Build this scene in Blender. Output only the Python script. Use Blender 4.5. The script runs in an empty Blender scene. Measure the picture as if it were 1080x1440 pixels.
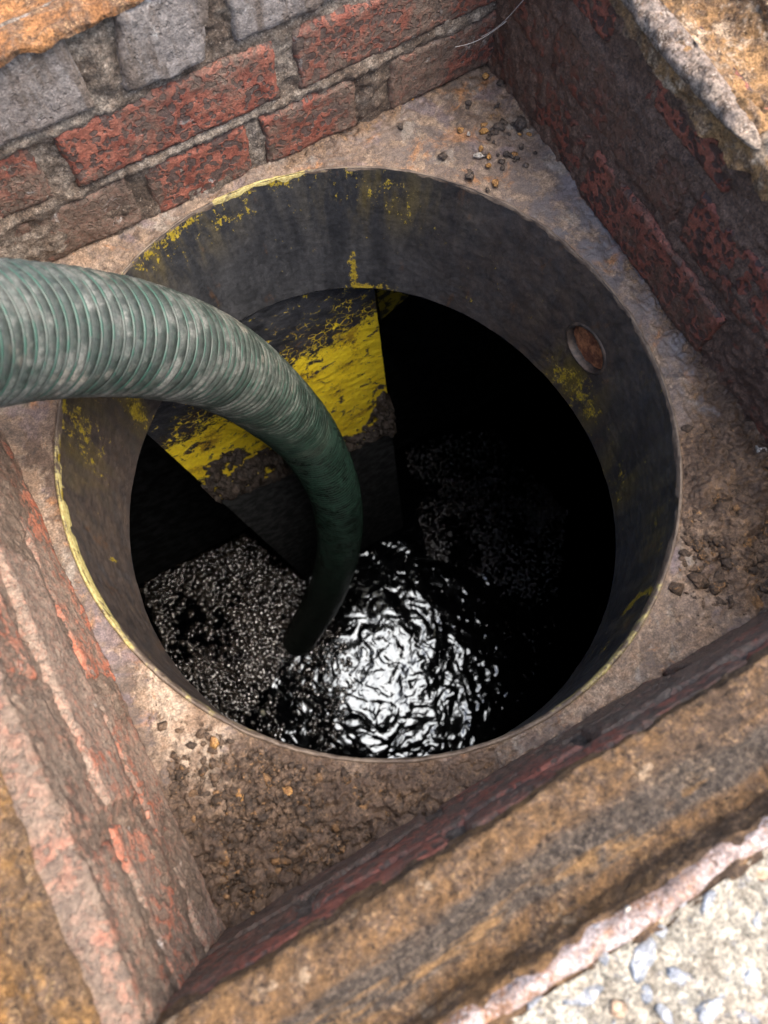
import bpy, bmesh, math, random
import numpy as np
from mathutils import Vector

scene = bpy.context.scene
C = scene.collection
random.seed(7)
RNG = np.random.default_rng(11)

# ------------------------------------------------------------------ camera
CAM_H = 0.691                      # metres above the steel plate (z = 0)
CAM_XY = (-0.122, -0.238)
F_PX = 1080.0                      # focal length in pixels of a 1080 x 1440 frame
TILT = math.atan(295.0 / F_PX)
HEAD = math.radians(-29.0)
cam_data = bpy.data.cameras.new('camera')
cam_data.sensor_fit = 'VERTICAL'
cam_data.sensor_height = 36.0
cam_data.sensor_width = 27.0
cam_data.lens = F_PX / 1440.0 * 36.0
cam_data.clip_start = 0.01
cam_data.clip_end = 300.0
cam_data.dof.use_dof = True
cam_data.dof.focus_distance = 0.86
cam_data.dof.aperture_fstop = 6.6
cam = bpy.data.objects.new('camera', cam_data)
cam.location = (CAM_XY[0], CAM_XY[1], CAM_H)
cam.rotation_euler = (TILT, 0.0, HEAD)
C.objects.link(cam)
scene.camera = cam

# ------------------------------------------------------------------ world and sun
SUN_EL = math.radians(66.0)
SUN_AZ = Vector((0.86, -0.51, 0.0)).normalized()
world = bpy.data.worlds.new('World')
scene.world = world
world.use_nodes = True
wnt = world.node_tree
sky = wnt.nodes.new('ShaderNodeTexSky')
sky.sky_type = 'NISHITA'
sky.sun_disc = False
sky.sun_elevation = SUN_EL
sky.sun_rotation = math.atan2(SUN_AZ.x, SUN_AZ.y)
sky.dust_density = 4.0
sky.air_density = 1.0
sky.ozone_density = 1.0
bg = wnt.nodes['Background']
bg.inputs['Strength'].default_value = 0.11
wnt.links.new(sky.outputs['Color'], bg.inputs['Color'])

sun_data = bpy.data.lights.new('sun', 'SUN')
sun_data.energy = 1.5
sun_data.angle = math.radians(60.0)
sun_data.color = (1.0, 0.935, 0.85)
sun = bpy.data.objects.new('sun', sun_data)
sdir = Vector((SUN_AZ.x * math.cos(SUN_EL), SUN_AZ.y * math.cos(SUN_EL), math.sin(SUN_EL)))
sun.rotation_euler = sdir.to_track_quat('Z', 'Y').to_euler()
sun.location = sdir * 8.0
C.objects.link(sun)

scene.render.engine = 'CYCLES'
scene.view_settings.view_transform = 'Standard'
scene.view_settings.look = 'None'
scene.view_settings.gamma = 1.0
scene.view_settings.exposure = 2.15
scene.cycles.use_adaptive_sampling = True
scene.cycles.adaptive_threshold = 0.02
scene.cycles.time_limit = 600.0
scene.cycles.use_denoising = True
scene.cycles.max_bounces = 6
scene.cycles.diffuse_bounces = 4
scene.cycles.glossy_bounces = 3
scene.cycles.caustics_reflective = False
scene.cycles.caustics_refractive = False

# ------------------------------------------------------------------ helpers: pixels, noise, meshes
_c, _s = math.cos(HEAD), math.sin(HEAD)


def ray(px, py):
    x = (px - 540.0) / F_PX
    y = (720.0 - py) / F_PX
    yy = y * math.cos(TILT) + math.sin(TILT)
    zz = y * math.sin(TILT) - math.cos(TILT)
    return np.array([x * _c - yy * _s, x * _s + yy * _c, zz])


CAMP = np.array([CAM_XY[0], CAM_XY[1], CAM_H])
FWD = ray(540, 720)


def at_z(px, py, z):
    d = ray(px, py)
    return CAMP + d * ((z - CAM_H) / d[2])


def at_axis(px, py, axis, val):
    d = ray(px, py)
    return CAMP + d * ((val - CAMP[axis]) / d[axis])


def at_depth(px, py, depth):
    return CAMP + ray(px, py) * depth


def _hash(ix, iy, iz, seed):
    h = (ix * 374761393 + iy * 668265263 + iz * 2147483647 + seed * 974634777) & 0xFFFFFFFF
    h = ((h ^ (h >> 13)) * 1274126177) & 0xFFFFFFFF
    h = ((h ^ (h >> 16)) * 2246822519) & 0xFFFFFFFF
    return ((h ^ (h >> 15)) & 0xFFFFFF) / float(0xFFFFFF) * 2.0 - 1.0


def vnoise(P, seed=0):
    P = np.asarray(P, float)
    i = np.floor(P).astype(np.int64)
    f = P - i
    u = f * f * f * (f * (f * 6 - 15) + 10)
    r = 0
    for dx in (0, 1):
        wx = u[:, 0] if dx else 1 - u[:, 0]
        for dy in (0, 1):
            wy = u[:, 1] if dy else 1 - u[:, 1]
            for dz in (0, 1):
                wz = u[:, 2] if dz else 1 - u[:, 2]
                r = r + wx * wy * wz * _hash(i[:, 0] + dx, i[:, 1] + dy, i[:, 2] + dz, seed)
    return r


def fbm(P, scale, octaves=4, seed=0, gain=0.5):
    P = np.asarray(P, float) * scale
    a, tot, r = 1.0, 0.0, 0
    for o in range(octaves):
        r = r + a * vnoise(P + 17.3 * o, seed + o * 31)
        tot += a
        a *= gain
        P = P * 2.03
    return r / tot


def smooth(e0, e1, x):
    t = np.clip((x - e0) / (e1 - e0), 0, 1)
    return t * t * (3 - 2 * t)


def grid_faces(nu, nv, closed_u=False, flip=False):
    iu = np.arange(nu if closed_u else nu - 1)
    iv = np.arange(nv - 1)
    A, B = np.meshgrid(iu, iv, indexing='ij')
    A2 = (A + 1) % nu
    q = np.stack([A * nv + B, A2 * nv + B, A2 * nv + B + 1, A * nv + B + 1], -1).reshape(-1, 4)
    return q[:, ::-1] if flip else q


def make(name, verts, faces, mat, parent=None, attrs=None, shade=True, label=None, cat=None, group=None, kind=None, origin=None):
    verts = np.asarray(verts, float).reshape(-1, 3)
    if origin is None:
        origin = (verts.min(0) + verts.max(0)) / 2
        origin[2] = verts[:, 2].min()
    origin = np.asarray(origin, float)
    me = bpy.data.meshes.new(name)
    faces = np.asarray(faces)
    nf, k = faces.shape
    me.vertices.add(len(verts))
    me.vertices.foreach_set('co', (verts - origin).astype(np.float32).ravel())
    me.loops.add(nf * k)
    me.loops.foreach_set('vertex_index', faces.astype(np.int32).ravel())
    me.polygons.add(nf)
    me.polygons.foreach_set('loop_start', np.arange(0, nf * k, k, dtype=np.int32))
    me.polygons.foreach_set('loop_total', np.full(nf, k, dtype=np.int32))
    me.polygons.foreach_set('use_smooth', np.full(nf, bool(shade)))
    me.update(calc_edges=True)
    me.validate()
    if attrs:
        for an, av in attrs.items():
            a = me.attributes.new(an, 'FLOAT', 'POINT')
            a.data.foreach_set('value', np.asarray(av, np.float32).ravel())
    me.materials.append(mat)
    o = bpy.data.objects.new(name, me)
    C.objects.link(o)
    if parent is not None:
        o.parent = parent
        base = np.array(wloc(parent))
        o.location = origin - base
    else:
        o.location = origin
    o['wl'] = list(map(float, origin))
    tag(o, label, cat, group, kind)
    return o


def wloc(o):
    return list(o['wl'])


def tag(o, label=None, cat=None, group=None, kind=None):
    if label: o['label'] = label
    if cat: o['category'] = cat
    if group: o['group'] = group
    if kind: o['kind'] = kind
    return o


def thing(name, loc, label, cat, group=None):
    o = bpy.data.objects.new(name, None)
    o.empty_display_size = 0.05
    C.objects.link(o)
    o.location = loc
    o['wl'] = list(map(float, loc))
    return tag(o, label, cat, group)


def merge(parts):
    vs, fs, n = [], [], 0
    for v, f in parts:
        vs.append(v); fs.append(np.asarray(f) + n); n += len(v)
    return np.concatenate(vs), np.concatenate(fs)


# ------------------------------------------------------------------ node helper
class NB:
    def __init__(self, name):
        self.mat = bpy.data.materials.new(name)
        self.mat.use_nodes = True
        self.nt = self.mat.node_tree
        self.p = self.nt.nodes['Principled BSDF']
        self.geo = self.nt.nodes.new('ShaderNodeNewGeometry')
        self.pos = self.geo.outputs['Position']

    def _in(self, sock, v):
        if v is None: return
        if isinstance(v, bpy.types.NodeSocket): self.nt.links.new(v, sock)
        elif isinstance(v, tuple) and len(v) == 3 and sock.type == 'RGBA': sock.default_value = (*v, 1)
        else: sock.default_value = v

    def noise(self, scale, detail=4, rough=0.55, vec=None, dist=0.0, color=False):
        n = self.nt.nodes.new('ShaderNodeTexNoise')
        self._in(n.inputs['Vector'], vec or self.pos)
        n.inputs['Scale'].default_value = scale
        n.inputs['Detail'].default_value = detail
        n.inputs['Roughness'].default_value = rough
        n.inputs['Distortion'].default_value = dist
        return n.outputs['Color' if color else 'Fac']

    def voro(self, scale, feature='F1', vec=None, out='Distance', rnd=1.0):
        n = self.nt.nodes.new('ShaderNodeTexVoronoi')
        n.feature = feature
        self._in(n.inputs['Vector'], vec or self.pos)
        n.inputs['Scale'].default_value = scale
        n.inputs['Randomness'].default_value = rnd
        return n.outputs[out]

    def math(self, op, a, b=None, c=None, clamp=False):
        n = self.nt.nodes.new('ShaderNodeMath')
        n.operation = op
        n.use_clamp = clamp
        self._in(n.inputs[0], a); self._in(n.inputs[1], b); self._in(n.inputs[2], c)
        return n.outputs[0]

    def step(self, x, e0, e1, lo=0.0, hi=1.0):
        n = self.nt.nodes.new('ShaderNodeMapRange')
        n.interpolation_type = 'SMOOTHSTEP'
        self._in(n.inputs['Value'], x)
        n.inputs['From Min'].default_value = e0
        n.inputs['From Max'].default_value = e1
        n.inputs['To Min'].default_value = lo
        n.inputs['To Max'].default_value = hi
        return n.outputs['Result']

    def mix(self, fac, a, b, blend='MIX'):
        n = self.nt.nodes.new('ShaderNodeMix')
        n.data_type = 'RGBA'
        n.blend_type = blend
        self._in(n.inputs[0], fac); self._in(n.inputs[6], a); self._in(n.inputs[7], b)
        return n.outputs[2]

    def attr(self, name):
        n = self.nt.nodes.new('ShaderNodeAttribute')
        n.attribute_name = name
        return n.outputs['Fac']

    def rand(self):
        n = self.nt.nodes.new('ShaderNodeObjectInfo')
        return n.outputs['Random']

    def sep(self, vec=None):
        n = self.nt.nodes.new('ShaderNodeSeparateXYZ')
        self._in(n.inputs[0], vec or self.pos)
        return n.outputs

    def vmul(self, v, vec=None):
        n = self.nt.nodes.new('ShaderNodeVectorMath')
        n.operation = 'MULTIPLY'
        self._in(n.inputs[0], vec or self.pos)
        n.inputs[1].default_value = v
        return n.outputs[0]

    def vadd(self, a, b):
        n = self.nt.nodes.new('ShaderNodeVectorMath')
        n.operation = 'ADD'
        self._in(n.inputs[0], a); self._in(n.inputs[1], b)
        return n.outputs[0]

    def warp(self, amount, scale, detail=3):
        n = self.nt.nodes.new('ShaderNodeVectorMath')
        n.operation = 'MULTIPLY_ADD'
        self._in(n.inputs[0], self.noise(scale, detail, color=True))
        n.inputs[1].default_value = (amount,) * 3
        self._in(n.inputs[2], self.pos)
        return n.outputs[0]

    def bump(self, height, dist, strength=1.0, normal=None):
        n = self.nt.nodes.new('ShaderNodeBump')
        n.inputs['Strength'].default_value = strength
        n.inputs['Distance'].default_value = dist
        self._in(n.inputs['Height'], height)
        self._in(n.inputs['Normal'], normal)
        return n.outputs[0]

    def micro(self, col, amt=0.5, s1=170, s2=620):
        a = self.step(self.noise(s1, 3, 0.7), 0.3, 0.7, 1 - amt, 1 + amt)
        c = self.step(self.noise(s2, 2, 0.6), 0.3, 0.7, 1 - amt, 1 + amt)
        n = self.nt.nodes.new('ShaderNodeVectorMath'); n.operation = 'SCALE'
        self._in(n.inputs[0], col); self._in(n.inputs['Scale'], self.math('MULTIPLY', a, c))
        return n.outputs[0]

    def done(self, color=None, rough=None, normal=None, metal=None, spec=None, ior=None, coat=None, coat_rough=0.1):
        p = self.p
        self._in(p.inputs['Base Color'], color)
        self._in(p.inputs['Roughness'], rough)
        self._in(p.inputs['Normal'], normal)
        self._in(p.inputs['Metallic'], metal)
        self._in(p.inputs['Specular IOR Level'], spec)
        self._in(p.inputs['IOR'], ior)
        if coat is not None:
            self._in(p.inputs['Coat Weight'], coat)
            p.inputs['Coat Roughness'].default_value = coat_rough
        return self.mat


# ------------------------------------------------------------------ materials
def grime_mask(b, lo, hi, shift=None):
    # the same world-space dirt crosses bricks and mortar alike
    big = b.noise(9, 6, 0.68, dist=0.4)
    mid = b.noise(52, 5, 0.7)
    x = b.math('ADD', b.math('MULTIPLY', big, 0.6), b.math('MULTIPLY', mid, 0.4))
    if shift is not None: x = b.math('ADD', x, shift)
    return b.step(x, lo, hi)


def mat_brick(name, red_a, red_b, spot, grime, grime_lo, grime_hi, white=0.0, rough=0.75, spot_r=0.34, streak=None, worm_t=0.60):
    b = NB(name)
    wv = b.warp(0.007, 95, 2)
    mid = b.noise(55, 5, 0.7)
    fine = b.noise(330, 4, 0.75)
    v = b.voro(118, vec=wv)
    pres = b.noise(30, 3, 0.6)
    worm = b.noise(125, 2, 0.5, vec=wv, dist=0.8)
    rad = b.math('ADD', v, b.math('MULTIPLY', b.math('SUBTRACT', pres, 0.5), -1.1))
    spotm = b.math('MAXIMUM', b.step(rad, spot_r + 0.05, spot_r - 0.05), b.step(worm, worm_t, worm_t + 0.05))
    col = b.mix(b.step(mid, 0.36, 0.64), red_a, red_b)
    col = b.mix(b.math('MULTIPLY', b.rand(), 0.5), col, tuple(x * 0.6 for x in red_a))
    col = b.mix(b.math('MULTIPLY', spotm, 0.85), col, spot)
    gm = grime_mask(b, grime_lo, grime_hi, b.math('MULTIPLY', b.math('SUBTRACT', b.rand(), 0.4), 0.16))
    gm = b.math('MULTIPLY', gm, b.step(fine, 0.3, 0.6, 0.55, 1.0))
    col = b.mix(gm, col, grime)
    if streak:
        col = b.mix(b.step(b.noise(48, 4, 0.65, vec=b.vmul((1, 1, 0.15))), 0.46, 0.62, 0, 0.8), col, streak)
    if white > 0:
        wm = b.step(b.noise(30, 7, 0.75, dist=0.8), 0.66 - white * 0.16, 0.76 - white * 0.16)
        col = b.mix(b.math('MULTIPLY', wm, 0.75), col, (0.50, 0.47, 0.43))
    col = b.micro(col, 0.30)
    h = b.math('ADD', b.math('MULTIPLY', spotm, -0.45), b.math('ADD', b.math('MULTIPLY', mid, 0.7), b.math('MULTIPLY', fine, 0.6)))
    nrm = b.bump(h, 0.0030, 0.95)
    nrm = b.bump(b.noise(900, 2, 0.6), 0.0007, 0.8, nrm)
    ro = b.step(fine, 0.3, 0.7, rough - 0.16, rough + 0.1)
    return b.done(col, ro, nrm)


def mat_mortar(name, a, c2, dark, rough=0.9, dark_lo=0.45, dark_hi=0.62, grime=None):
    b = NB(name)
    mid = b.noise(70, 5, 0.7)
    fine = b.noise(400, 4, 0.75)
    col = b.mix(b.step(mid, 0.34, 0.64), a, c2)
    col = b.mix(grime_mask(b, dark_lo, dark_hi), col, dark)
    col = b.mix(b.step(fine, 0.54, 0.68, 0, 0.7), col, tuple(x * 0.4 for x in a))
    col = b.mix(b.step(b.voro(240, vec=b.warp(0.004, 200)), 0.22, 0.12, 0, 0.6), col, tuple(min(1, x * 1.5) for x in c2))
    col = b.micro(col, 0.45)
    h = b.math('ADD', b.math('MULTIPLY', mid, 1.0), b.math('MULTIPLY', fine, 0.7))
    nrm = b.bump(h, 0.0045, 1.0)
    return b.done(col, rough, b.bump(b.noise(1000, 2, 0.6), 0.0008, 0.8, nrm))


def mat_rust(name, cols, scale=1.0, rough=0.85, bump=0.005, pale=None, pale_lo=0.6, seed=0.0, along=None, rnd=False):
    b = NB(name)
    off = b.vadd(b.pos, (seed, -seed, seed * 0.3))
    big = b.noise(13 * scale, 6, 0.68, vec=b.vmul(along, off) if along else off, dist=0.9)
    blot = b.noise(30 * scale, 4, 0.6, vec=b.vadd(off, (0.7, 1.1, 0)), dist=0.8)
    mid = b.noise(62 * scale, 6, 0.72, vec=off, dist=0.3)
    fine = b.noise(330 * scale, 4, 0.75, vec=off)
    v = b.voro(130 * scale, vec=b.warp(0.010, 110))
    col = b.mix(b.step(big, 0.38, 0.58), cols[0], cols[1])
    col = b.mix(b.step(mid, 0.45, 0.60), col, cols[2])
    col = b.mix(b.step(b.math('ADD', b.math('MULTIPLY', mid, 0.5), b.math('MULTIPLY', fine, 0.5)), 0.53, 0.62), col, cols[3])
    if along:
        st = b.noise(24, 5, 0.7, vec=b.vmul((0.18, 1.6, 1.0)), dist=0.4)
        dm = b.step(b.math('ADD', b.math('MULTIPLY', b.attr('dirt'), 0.5), st), 0.60, 0.86)
        col = b.mix(dm, col, b.mix(b.step(fine, 0.42, 0.6), (0.045, 0.034, 0.026), (0.105, 0.08, 0.06)))
        col = b.mix(b.step(b.noise(19, 5, 0.7, vec=b.vmul((0.25, 1.6, 1.0), b.vadd(b.pos, (3, 1, 0)))), 0.56, 0.66, 0, 0.85), col, (0.27, 0.15, 0.06))
    col = b.mix(b.step(blot, 0.56, 0.68, 0, 0.6), col, tuple(x * 0.7 for x in cols[2]))
    col = b.mix(b.step(v, 0.26, 0.12, 0, 0.75), col, tuple(x * 0.28 for x in cols[2]))
    if rnd:
        a = b.attr('rnd')
        col = b.mix(b.step(a, 0.9, 1.0, 0, 0.8), col, cols[3])
        col = b.mix(b.step(a, 0.45, 0.05, 0, 0.8), col, cols[2])
    if pale:
        col = b.mix(b.step(b.noise(28 * scale, 6, 0.72, vec=b.vadd(off, (3.1, 0, 0))), pale_lo, pale_lo + 0.08), col, pale)
    col = b.micro(col, 0.36)
    h = b.math('ADD', b.math('MULTIPLY', mid, 1.4), b.math('ADD', b.math('MULTIPLY', fine, 0.7), b.math('MULTIPLY', v, 0.7)))
    h = b.math('ADD', h, b.math('MULTIPLY', blot, -1.2))
    nrm = b.bump(h, bump, 1.0)
    return b.done(col, b.step(fine, 0.3, 0.7, rough - 0.1, rough + 0.12), b.bump(b.noise(900, 2, 0.6), 0.0008, 0.8, nrm), spec=0.3)


SPOT = (0.035, 0.03, 0.026)
M = {}
M['brick_back'] = mat_brick('brick_back', (0.20, 0.055, 0.034), (0.285, 0.10, 0.062), (0.065, 0.052, 0.044), (0.15, 0.105, 0.076), 0.41, 0.56, white=0.3, spot_r=0.40, worm_t=0.56)
M['brick_grey'] = mat_brick('brick_grey', (0.19, 0.15, 0.125), (0.27, 0.23, 0.20), (0.13, 0.10, 0.085), (0.24, 0.21, 0.19), 0.40, 0.58, white=0.55, spot_r=0.12, streak=(0.13, 0.095, 0.07))
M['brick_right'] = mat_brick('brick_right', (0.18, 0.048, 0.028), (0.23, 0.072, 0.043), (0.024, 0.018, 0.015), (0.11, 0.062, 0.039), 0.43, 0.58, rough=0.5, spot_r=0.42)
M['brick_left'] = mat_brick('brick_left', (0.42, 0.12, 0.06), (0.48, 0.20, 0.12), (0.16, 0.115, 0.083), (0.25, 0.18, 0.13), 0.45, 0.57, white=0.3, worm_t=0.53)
M['brick_muddy'] = mat_brick('brick_muddy', (0.36, 0.12, 0.065), (0.40, 0.19, 0.12), (0.15, 0.11, 0.078), (0.22, 0.157, 0.11), 0.39, 0.52, white=0.25, worm_t=0.51)
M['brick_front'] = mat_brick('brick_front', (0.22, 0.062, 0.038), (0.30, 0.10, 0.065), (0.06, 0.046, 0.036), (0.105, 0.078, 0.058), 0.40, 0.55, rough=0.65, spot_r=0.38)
M['mortar_back'] = mat_mortar('mortar_back', (0.155, 0.115, 0.083), (0.29, 0.24, 0.19), (0.115, 0.08, 0.056), dark_lo=0.45, dark_hi=0.6)
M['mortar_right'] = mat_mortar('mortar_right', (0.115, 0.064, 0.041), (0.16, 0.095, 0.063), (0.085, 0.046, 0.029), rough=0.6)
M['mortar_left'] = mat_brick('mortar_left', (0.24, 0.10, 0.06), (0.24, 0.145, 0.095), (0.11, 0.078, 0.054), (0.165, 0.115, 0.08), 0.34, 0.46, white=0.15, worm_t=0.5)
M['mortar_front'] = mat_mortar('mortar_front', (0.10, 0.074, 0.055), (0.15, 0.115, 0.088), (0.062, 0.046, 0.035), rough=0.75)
RUSTC = [(0.20, 0.115, 0.06), (0.34, 0.19, 0.075), (0.14, 0.085, 0.055), (0.42, 0.30, 0.17)]
M['rust_front'] = mat_rust('rust_front', [(0.07, 0.045, 0.028), (0.165, 0.09, 0.038), (0.105, 0.066, 0.042), (0.29, 0.175, 0.085)], pale=(0.27, 0.19, 0.12), pale_lo=0.60, along=(0.22, 1.6, 1))
M['rust_left'] = mat_rust('rust_left', [(0.12, 0.072, 0.038), (0.26, 0.135, 0.042), (0.12, 0.076, 0.048), (0.30, 0.19, 0.09)], seed=4.0)
M['rust_back'] = mat_rust('rust_back', [(0.25, 0.11, 0.042), (0.34, 0.16, 0.062), (0.15, 0.085, 0.05), (0.38, 0.23, 0.12)], seed=7.0)
M['rust_right'] = mat_rust('rust_right', [(0.17, 0.10, 0.055), (0.31, 0.175, 0.075), (0.13, 0.082, 0.052), (0.40, 0.28, 0.17)], pale=(0.42, 0.31, 0.21), pale_lo=0.53, seed=1.5)
M['pink_edge'] = mat_rust('pink_edge', [(0.30, 0.215, 0.18), (0.42, 0.345, 0.32), (0.25, 0.125, 0.066), (0.48, 0.43, 0.41)], seed=3.0, bump=0.003)
M['pale_crumb'] = mat_rust('pale_crumb', [(0.29, 0.23, 0.19), (0.39, 0.30, 0.225), (0.15, 0.10, 0.07), (0.46, 0.39, 0.32)], seed=6.0, bump=0.006)
M['scale'] = mat_rust('scale', [(0.095, 0.062, 0.041), (0.145, 0.095, 0.062), (0.05, 0.036, 0.027), (0.26, 0.14, 0.06)], rough=0.8, seed=8.0, rnd=True, bump=0.003)
M['flake_dark'] = mat_rust('flake_dark', [(0.085, 0.066, 0.055), (0.13, 0.095, 0.07), (0.06, 0.05, 0.045), (0.19, 0.14, 0.10)], rough=0.6)
M['flake_orange'] = mat_rust('flake_orange', [(0.42, 0.21, 0.06), (0.5, 0.27, 0.09), (0.3, 0.15, 0.06), (0.55, 0.36, 0.16)])
M['flake_pale'] = mat_rust('flake_pale', [(0.55, 0.5, 0.44), (0.62, 0.57, 0.5), (0.4, 0.34, 0.28), (0.7, 0.66, 0.6)])


def mat_plate():
    b = NB('tank_plate')
    big = b.noise(9, 5, 0.6, dist=0.4)
    mid = b.noise(40, 6, 0.65, dist=0.3)
    fine = b.noise(240, 5, 0.7)
    crust = b.attr('crust'); pale = b.attr('pale'); blue = b.attr('blue')
    steel = b.mix(b.step(big, 0.36, 0.62), (0.082, 0.052, 0.035), (0.14, 0.095, 0.066))
    steel = b.mix(b.step(mid, 0.48, 0.62), steel, (0.20, 0.14, 0.095))
    steel = b.mix(b.step(b.noise(17, 6, 0.7, vec=b.vadd(b.pos, (9, 3, 0)), dist=0.5), 0.55, 0.63, 0, 0.8), steel, (0.20, 0.165, 0.13))
    steel = b.mix(b.step(b.noise(33, 6, 0.72, vec=b.vadd(b.pos, (1, 8, 0)), dist=0.5), 0.57, 0.64, 0, 0.85), steel, (0.055, 0.038, 0.028))
    steel = b.mix(b.step(b.noise(22, 6, 0.7, vec=b.vadd(b.pos, (4, 0, 0)), dist=0.6), 0.55, 0.64, 0, 0.9), steel, (0.25, 0.115, 0.045))
    steel = b.mix(b.step(b.noise(15, 5, 0.65, vec=b.vadd(b.pos, (6, 2, 0)), dist=0.6), 0.54, 0.64, 0, 0.7), steel, (0.12, 0.088, 0.09))
    vr = b.voro(34, vec=b.warp(0.01, 60))
    ring = b.math('MULTIPLY', b.step(vr, 0.30, 0.36), b.step(vr, 0.42, 0.37))
    steel = b.mix(b.math('MULTIPLY', ring, b.step(mid, 0.45, 0.6, 0.0, 0.55)), steel, (0.27, 0.20, 0.145))
    bl = b.math('MULTIPLY', blue, b.step(mid, 0.62, 0.4))
    steel = b.mix(bl, steel, (0.095, 0.086, 0.088))  # bluish sheen of reflected sky put into the plate colour
    steel = b.mix(b.step(fine, 0.60, 0.74, 0, 0.65), steel, (0.10, 0.075, 0.06))
    crc = b.mix(b.step(mid, 0.38, 0.62), (0.085, 0.052, 0.033), (0.17, 0.108, 0.068))
    crc = b.mix(b.step(b.math('ADD', b.math('MULTIPLY', mid, 0.4), b.math('MULTIPLY', fine, 0.6)), 0.54, 0.66), crc, (0.29, 0.165, 0.07))
    crc = b.mix(b.step(fine, 0.44, 0.3, 0, 0.8), crc, (0.05, 0.038, 0.03))
    cm = b.step(b.math('ADD', crust, b.math('MULTIPLY', b.math('SUBTRACT', mid, 0.5), 1.1)), 0.3, 0.55)
    col = b.mix(cm, steel, crc)
    pc = b.mix(b.step(mid, 0.4, 0.62), (0.36, 0.275, 0.20), (0.22, 0.145, 0.095))
    pc = b.mix(b.step(fine, 0.55, 0.7, 0, 0.7), pc, (0.26, 0.16, 0.10))
    pm = b.step(b.math('ADD', pale, b.math('MULTIPLY', b.math('SUBTRACT', mid, 0.5), 1.6)), 0.35, 0.6)
    col = b.mix(pm, col, pc)
    col = b.mix(b.math('MULTIPLY', bl, 0.8), b.micro(col, 0.33), col)
    v2 = b.voro(170, vec=b.warp(0.008, 80))
    h = b.math('ADD', b.math('MULTIPLY', mid, 0.5), b.math('MULTIPLY', fine, 0.25))
    hc = b.math('MULTIPLY', cm, b.math('ADD', b.math('MULTIPLY', v2, -1.3), b.math('MULTIPLY', fine, 1.2)))
    h = b.math('ADD', h, hc)
    h = b.math('ADD', h, b.math('MULTIPLY', pm, b.math('MULTIPLY', fine, 0.7)))
    ro = b.math('SUBTRACT', b.step(mid, 0.3, 0.7, 0.48, 0.85), b.math('MULTIPLY', bl, 0.24))
    return b.done(col, ro, b.bump(b.noise(800, 2, 0.6), 0.0007, 0.8, b.bump(h, 0.0036, 0.95)))


M['plate'] = mat_plate()


def mat_collar():
    b = NB('collar_paint')
    yd = b.attr('yellow')
    br = b.attr('brown')
    st = b.noise(42, 5, 0.65, vec=b.vmul((1, 1, 0.12)))
    mid = b.noise(50, 6, 0.66)
    fine = b.noise(300, 5, 0.7)
    dry = b.noise(170, 4, 0.7, vec=b.vmul((1, 1, 0.3)))
    col = b.mix(b.step(st, 0.35, 0.66), (0.024, 0.0245, 0.027), (0.046, 0.046, 0.049))
    col = b.mix(b.math('MULTIPLY', br, b.step(mid, 0.3, 0.66, 0.35, 1.0)), col, (0.066, 0.047, 0.036))
    col = b.mix(b.math('MULTIPLY', b.attr('olive'), b.step(st, 0.40, 0.62)), col, (0.105, 0.075, 0.014))
    col = b.mix(b.step(b.noise(26, 6, 0.7, vec=b.vmul((1, 1, 0.35))), 0.60, 0.70, 0, 0.7), col, (0.085, 0.045, 0.024))
    col = b.mix(b.step(fine, 0.64, 0.76, 0, 0.6), col, (0.14, 0.125, 0.11))
    ym = b.step(b.math('ADD', yd, b.math('ADD', b.math('MULTIPLY', b.math('SUBTRACT', mid, 0.5), 1.5), b.math('ADD', b.math('MULTIPLY', b.math('SUBTRACT', dry, 0.5), 1.6), b.math('MULTIPLY', b.math('SUBTRACT', fine, 0.5), 1.6)))), 0.5, 0.66)
    yc = b.mix(b.step(fine, 0.3, 0.65), (0.17, 0.115, 0.012), (0.34, 0.25, 0.024))
    col = b.mix(b.math('MULTIPLY', ym, 0.92), col, yc)
    col = b.micro(col, 0.2)
    h = b.math('ADD', b.math('MULTIPLY', mid, 0.5), b.math('ADD', b.math('MULTIPLY', fine, 0.35), b.math('MULTIPLY', ym, 0.25)))
    return b.done(col, b.step(mid, 0.3, 0.7, 0.30, 0.52), b.bump(h, 0.0009, 0.9))


M['collar'] = mat_collar()


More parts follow.
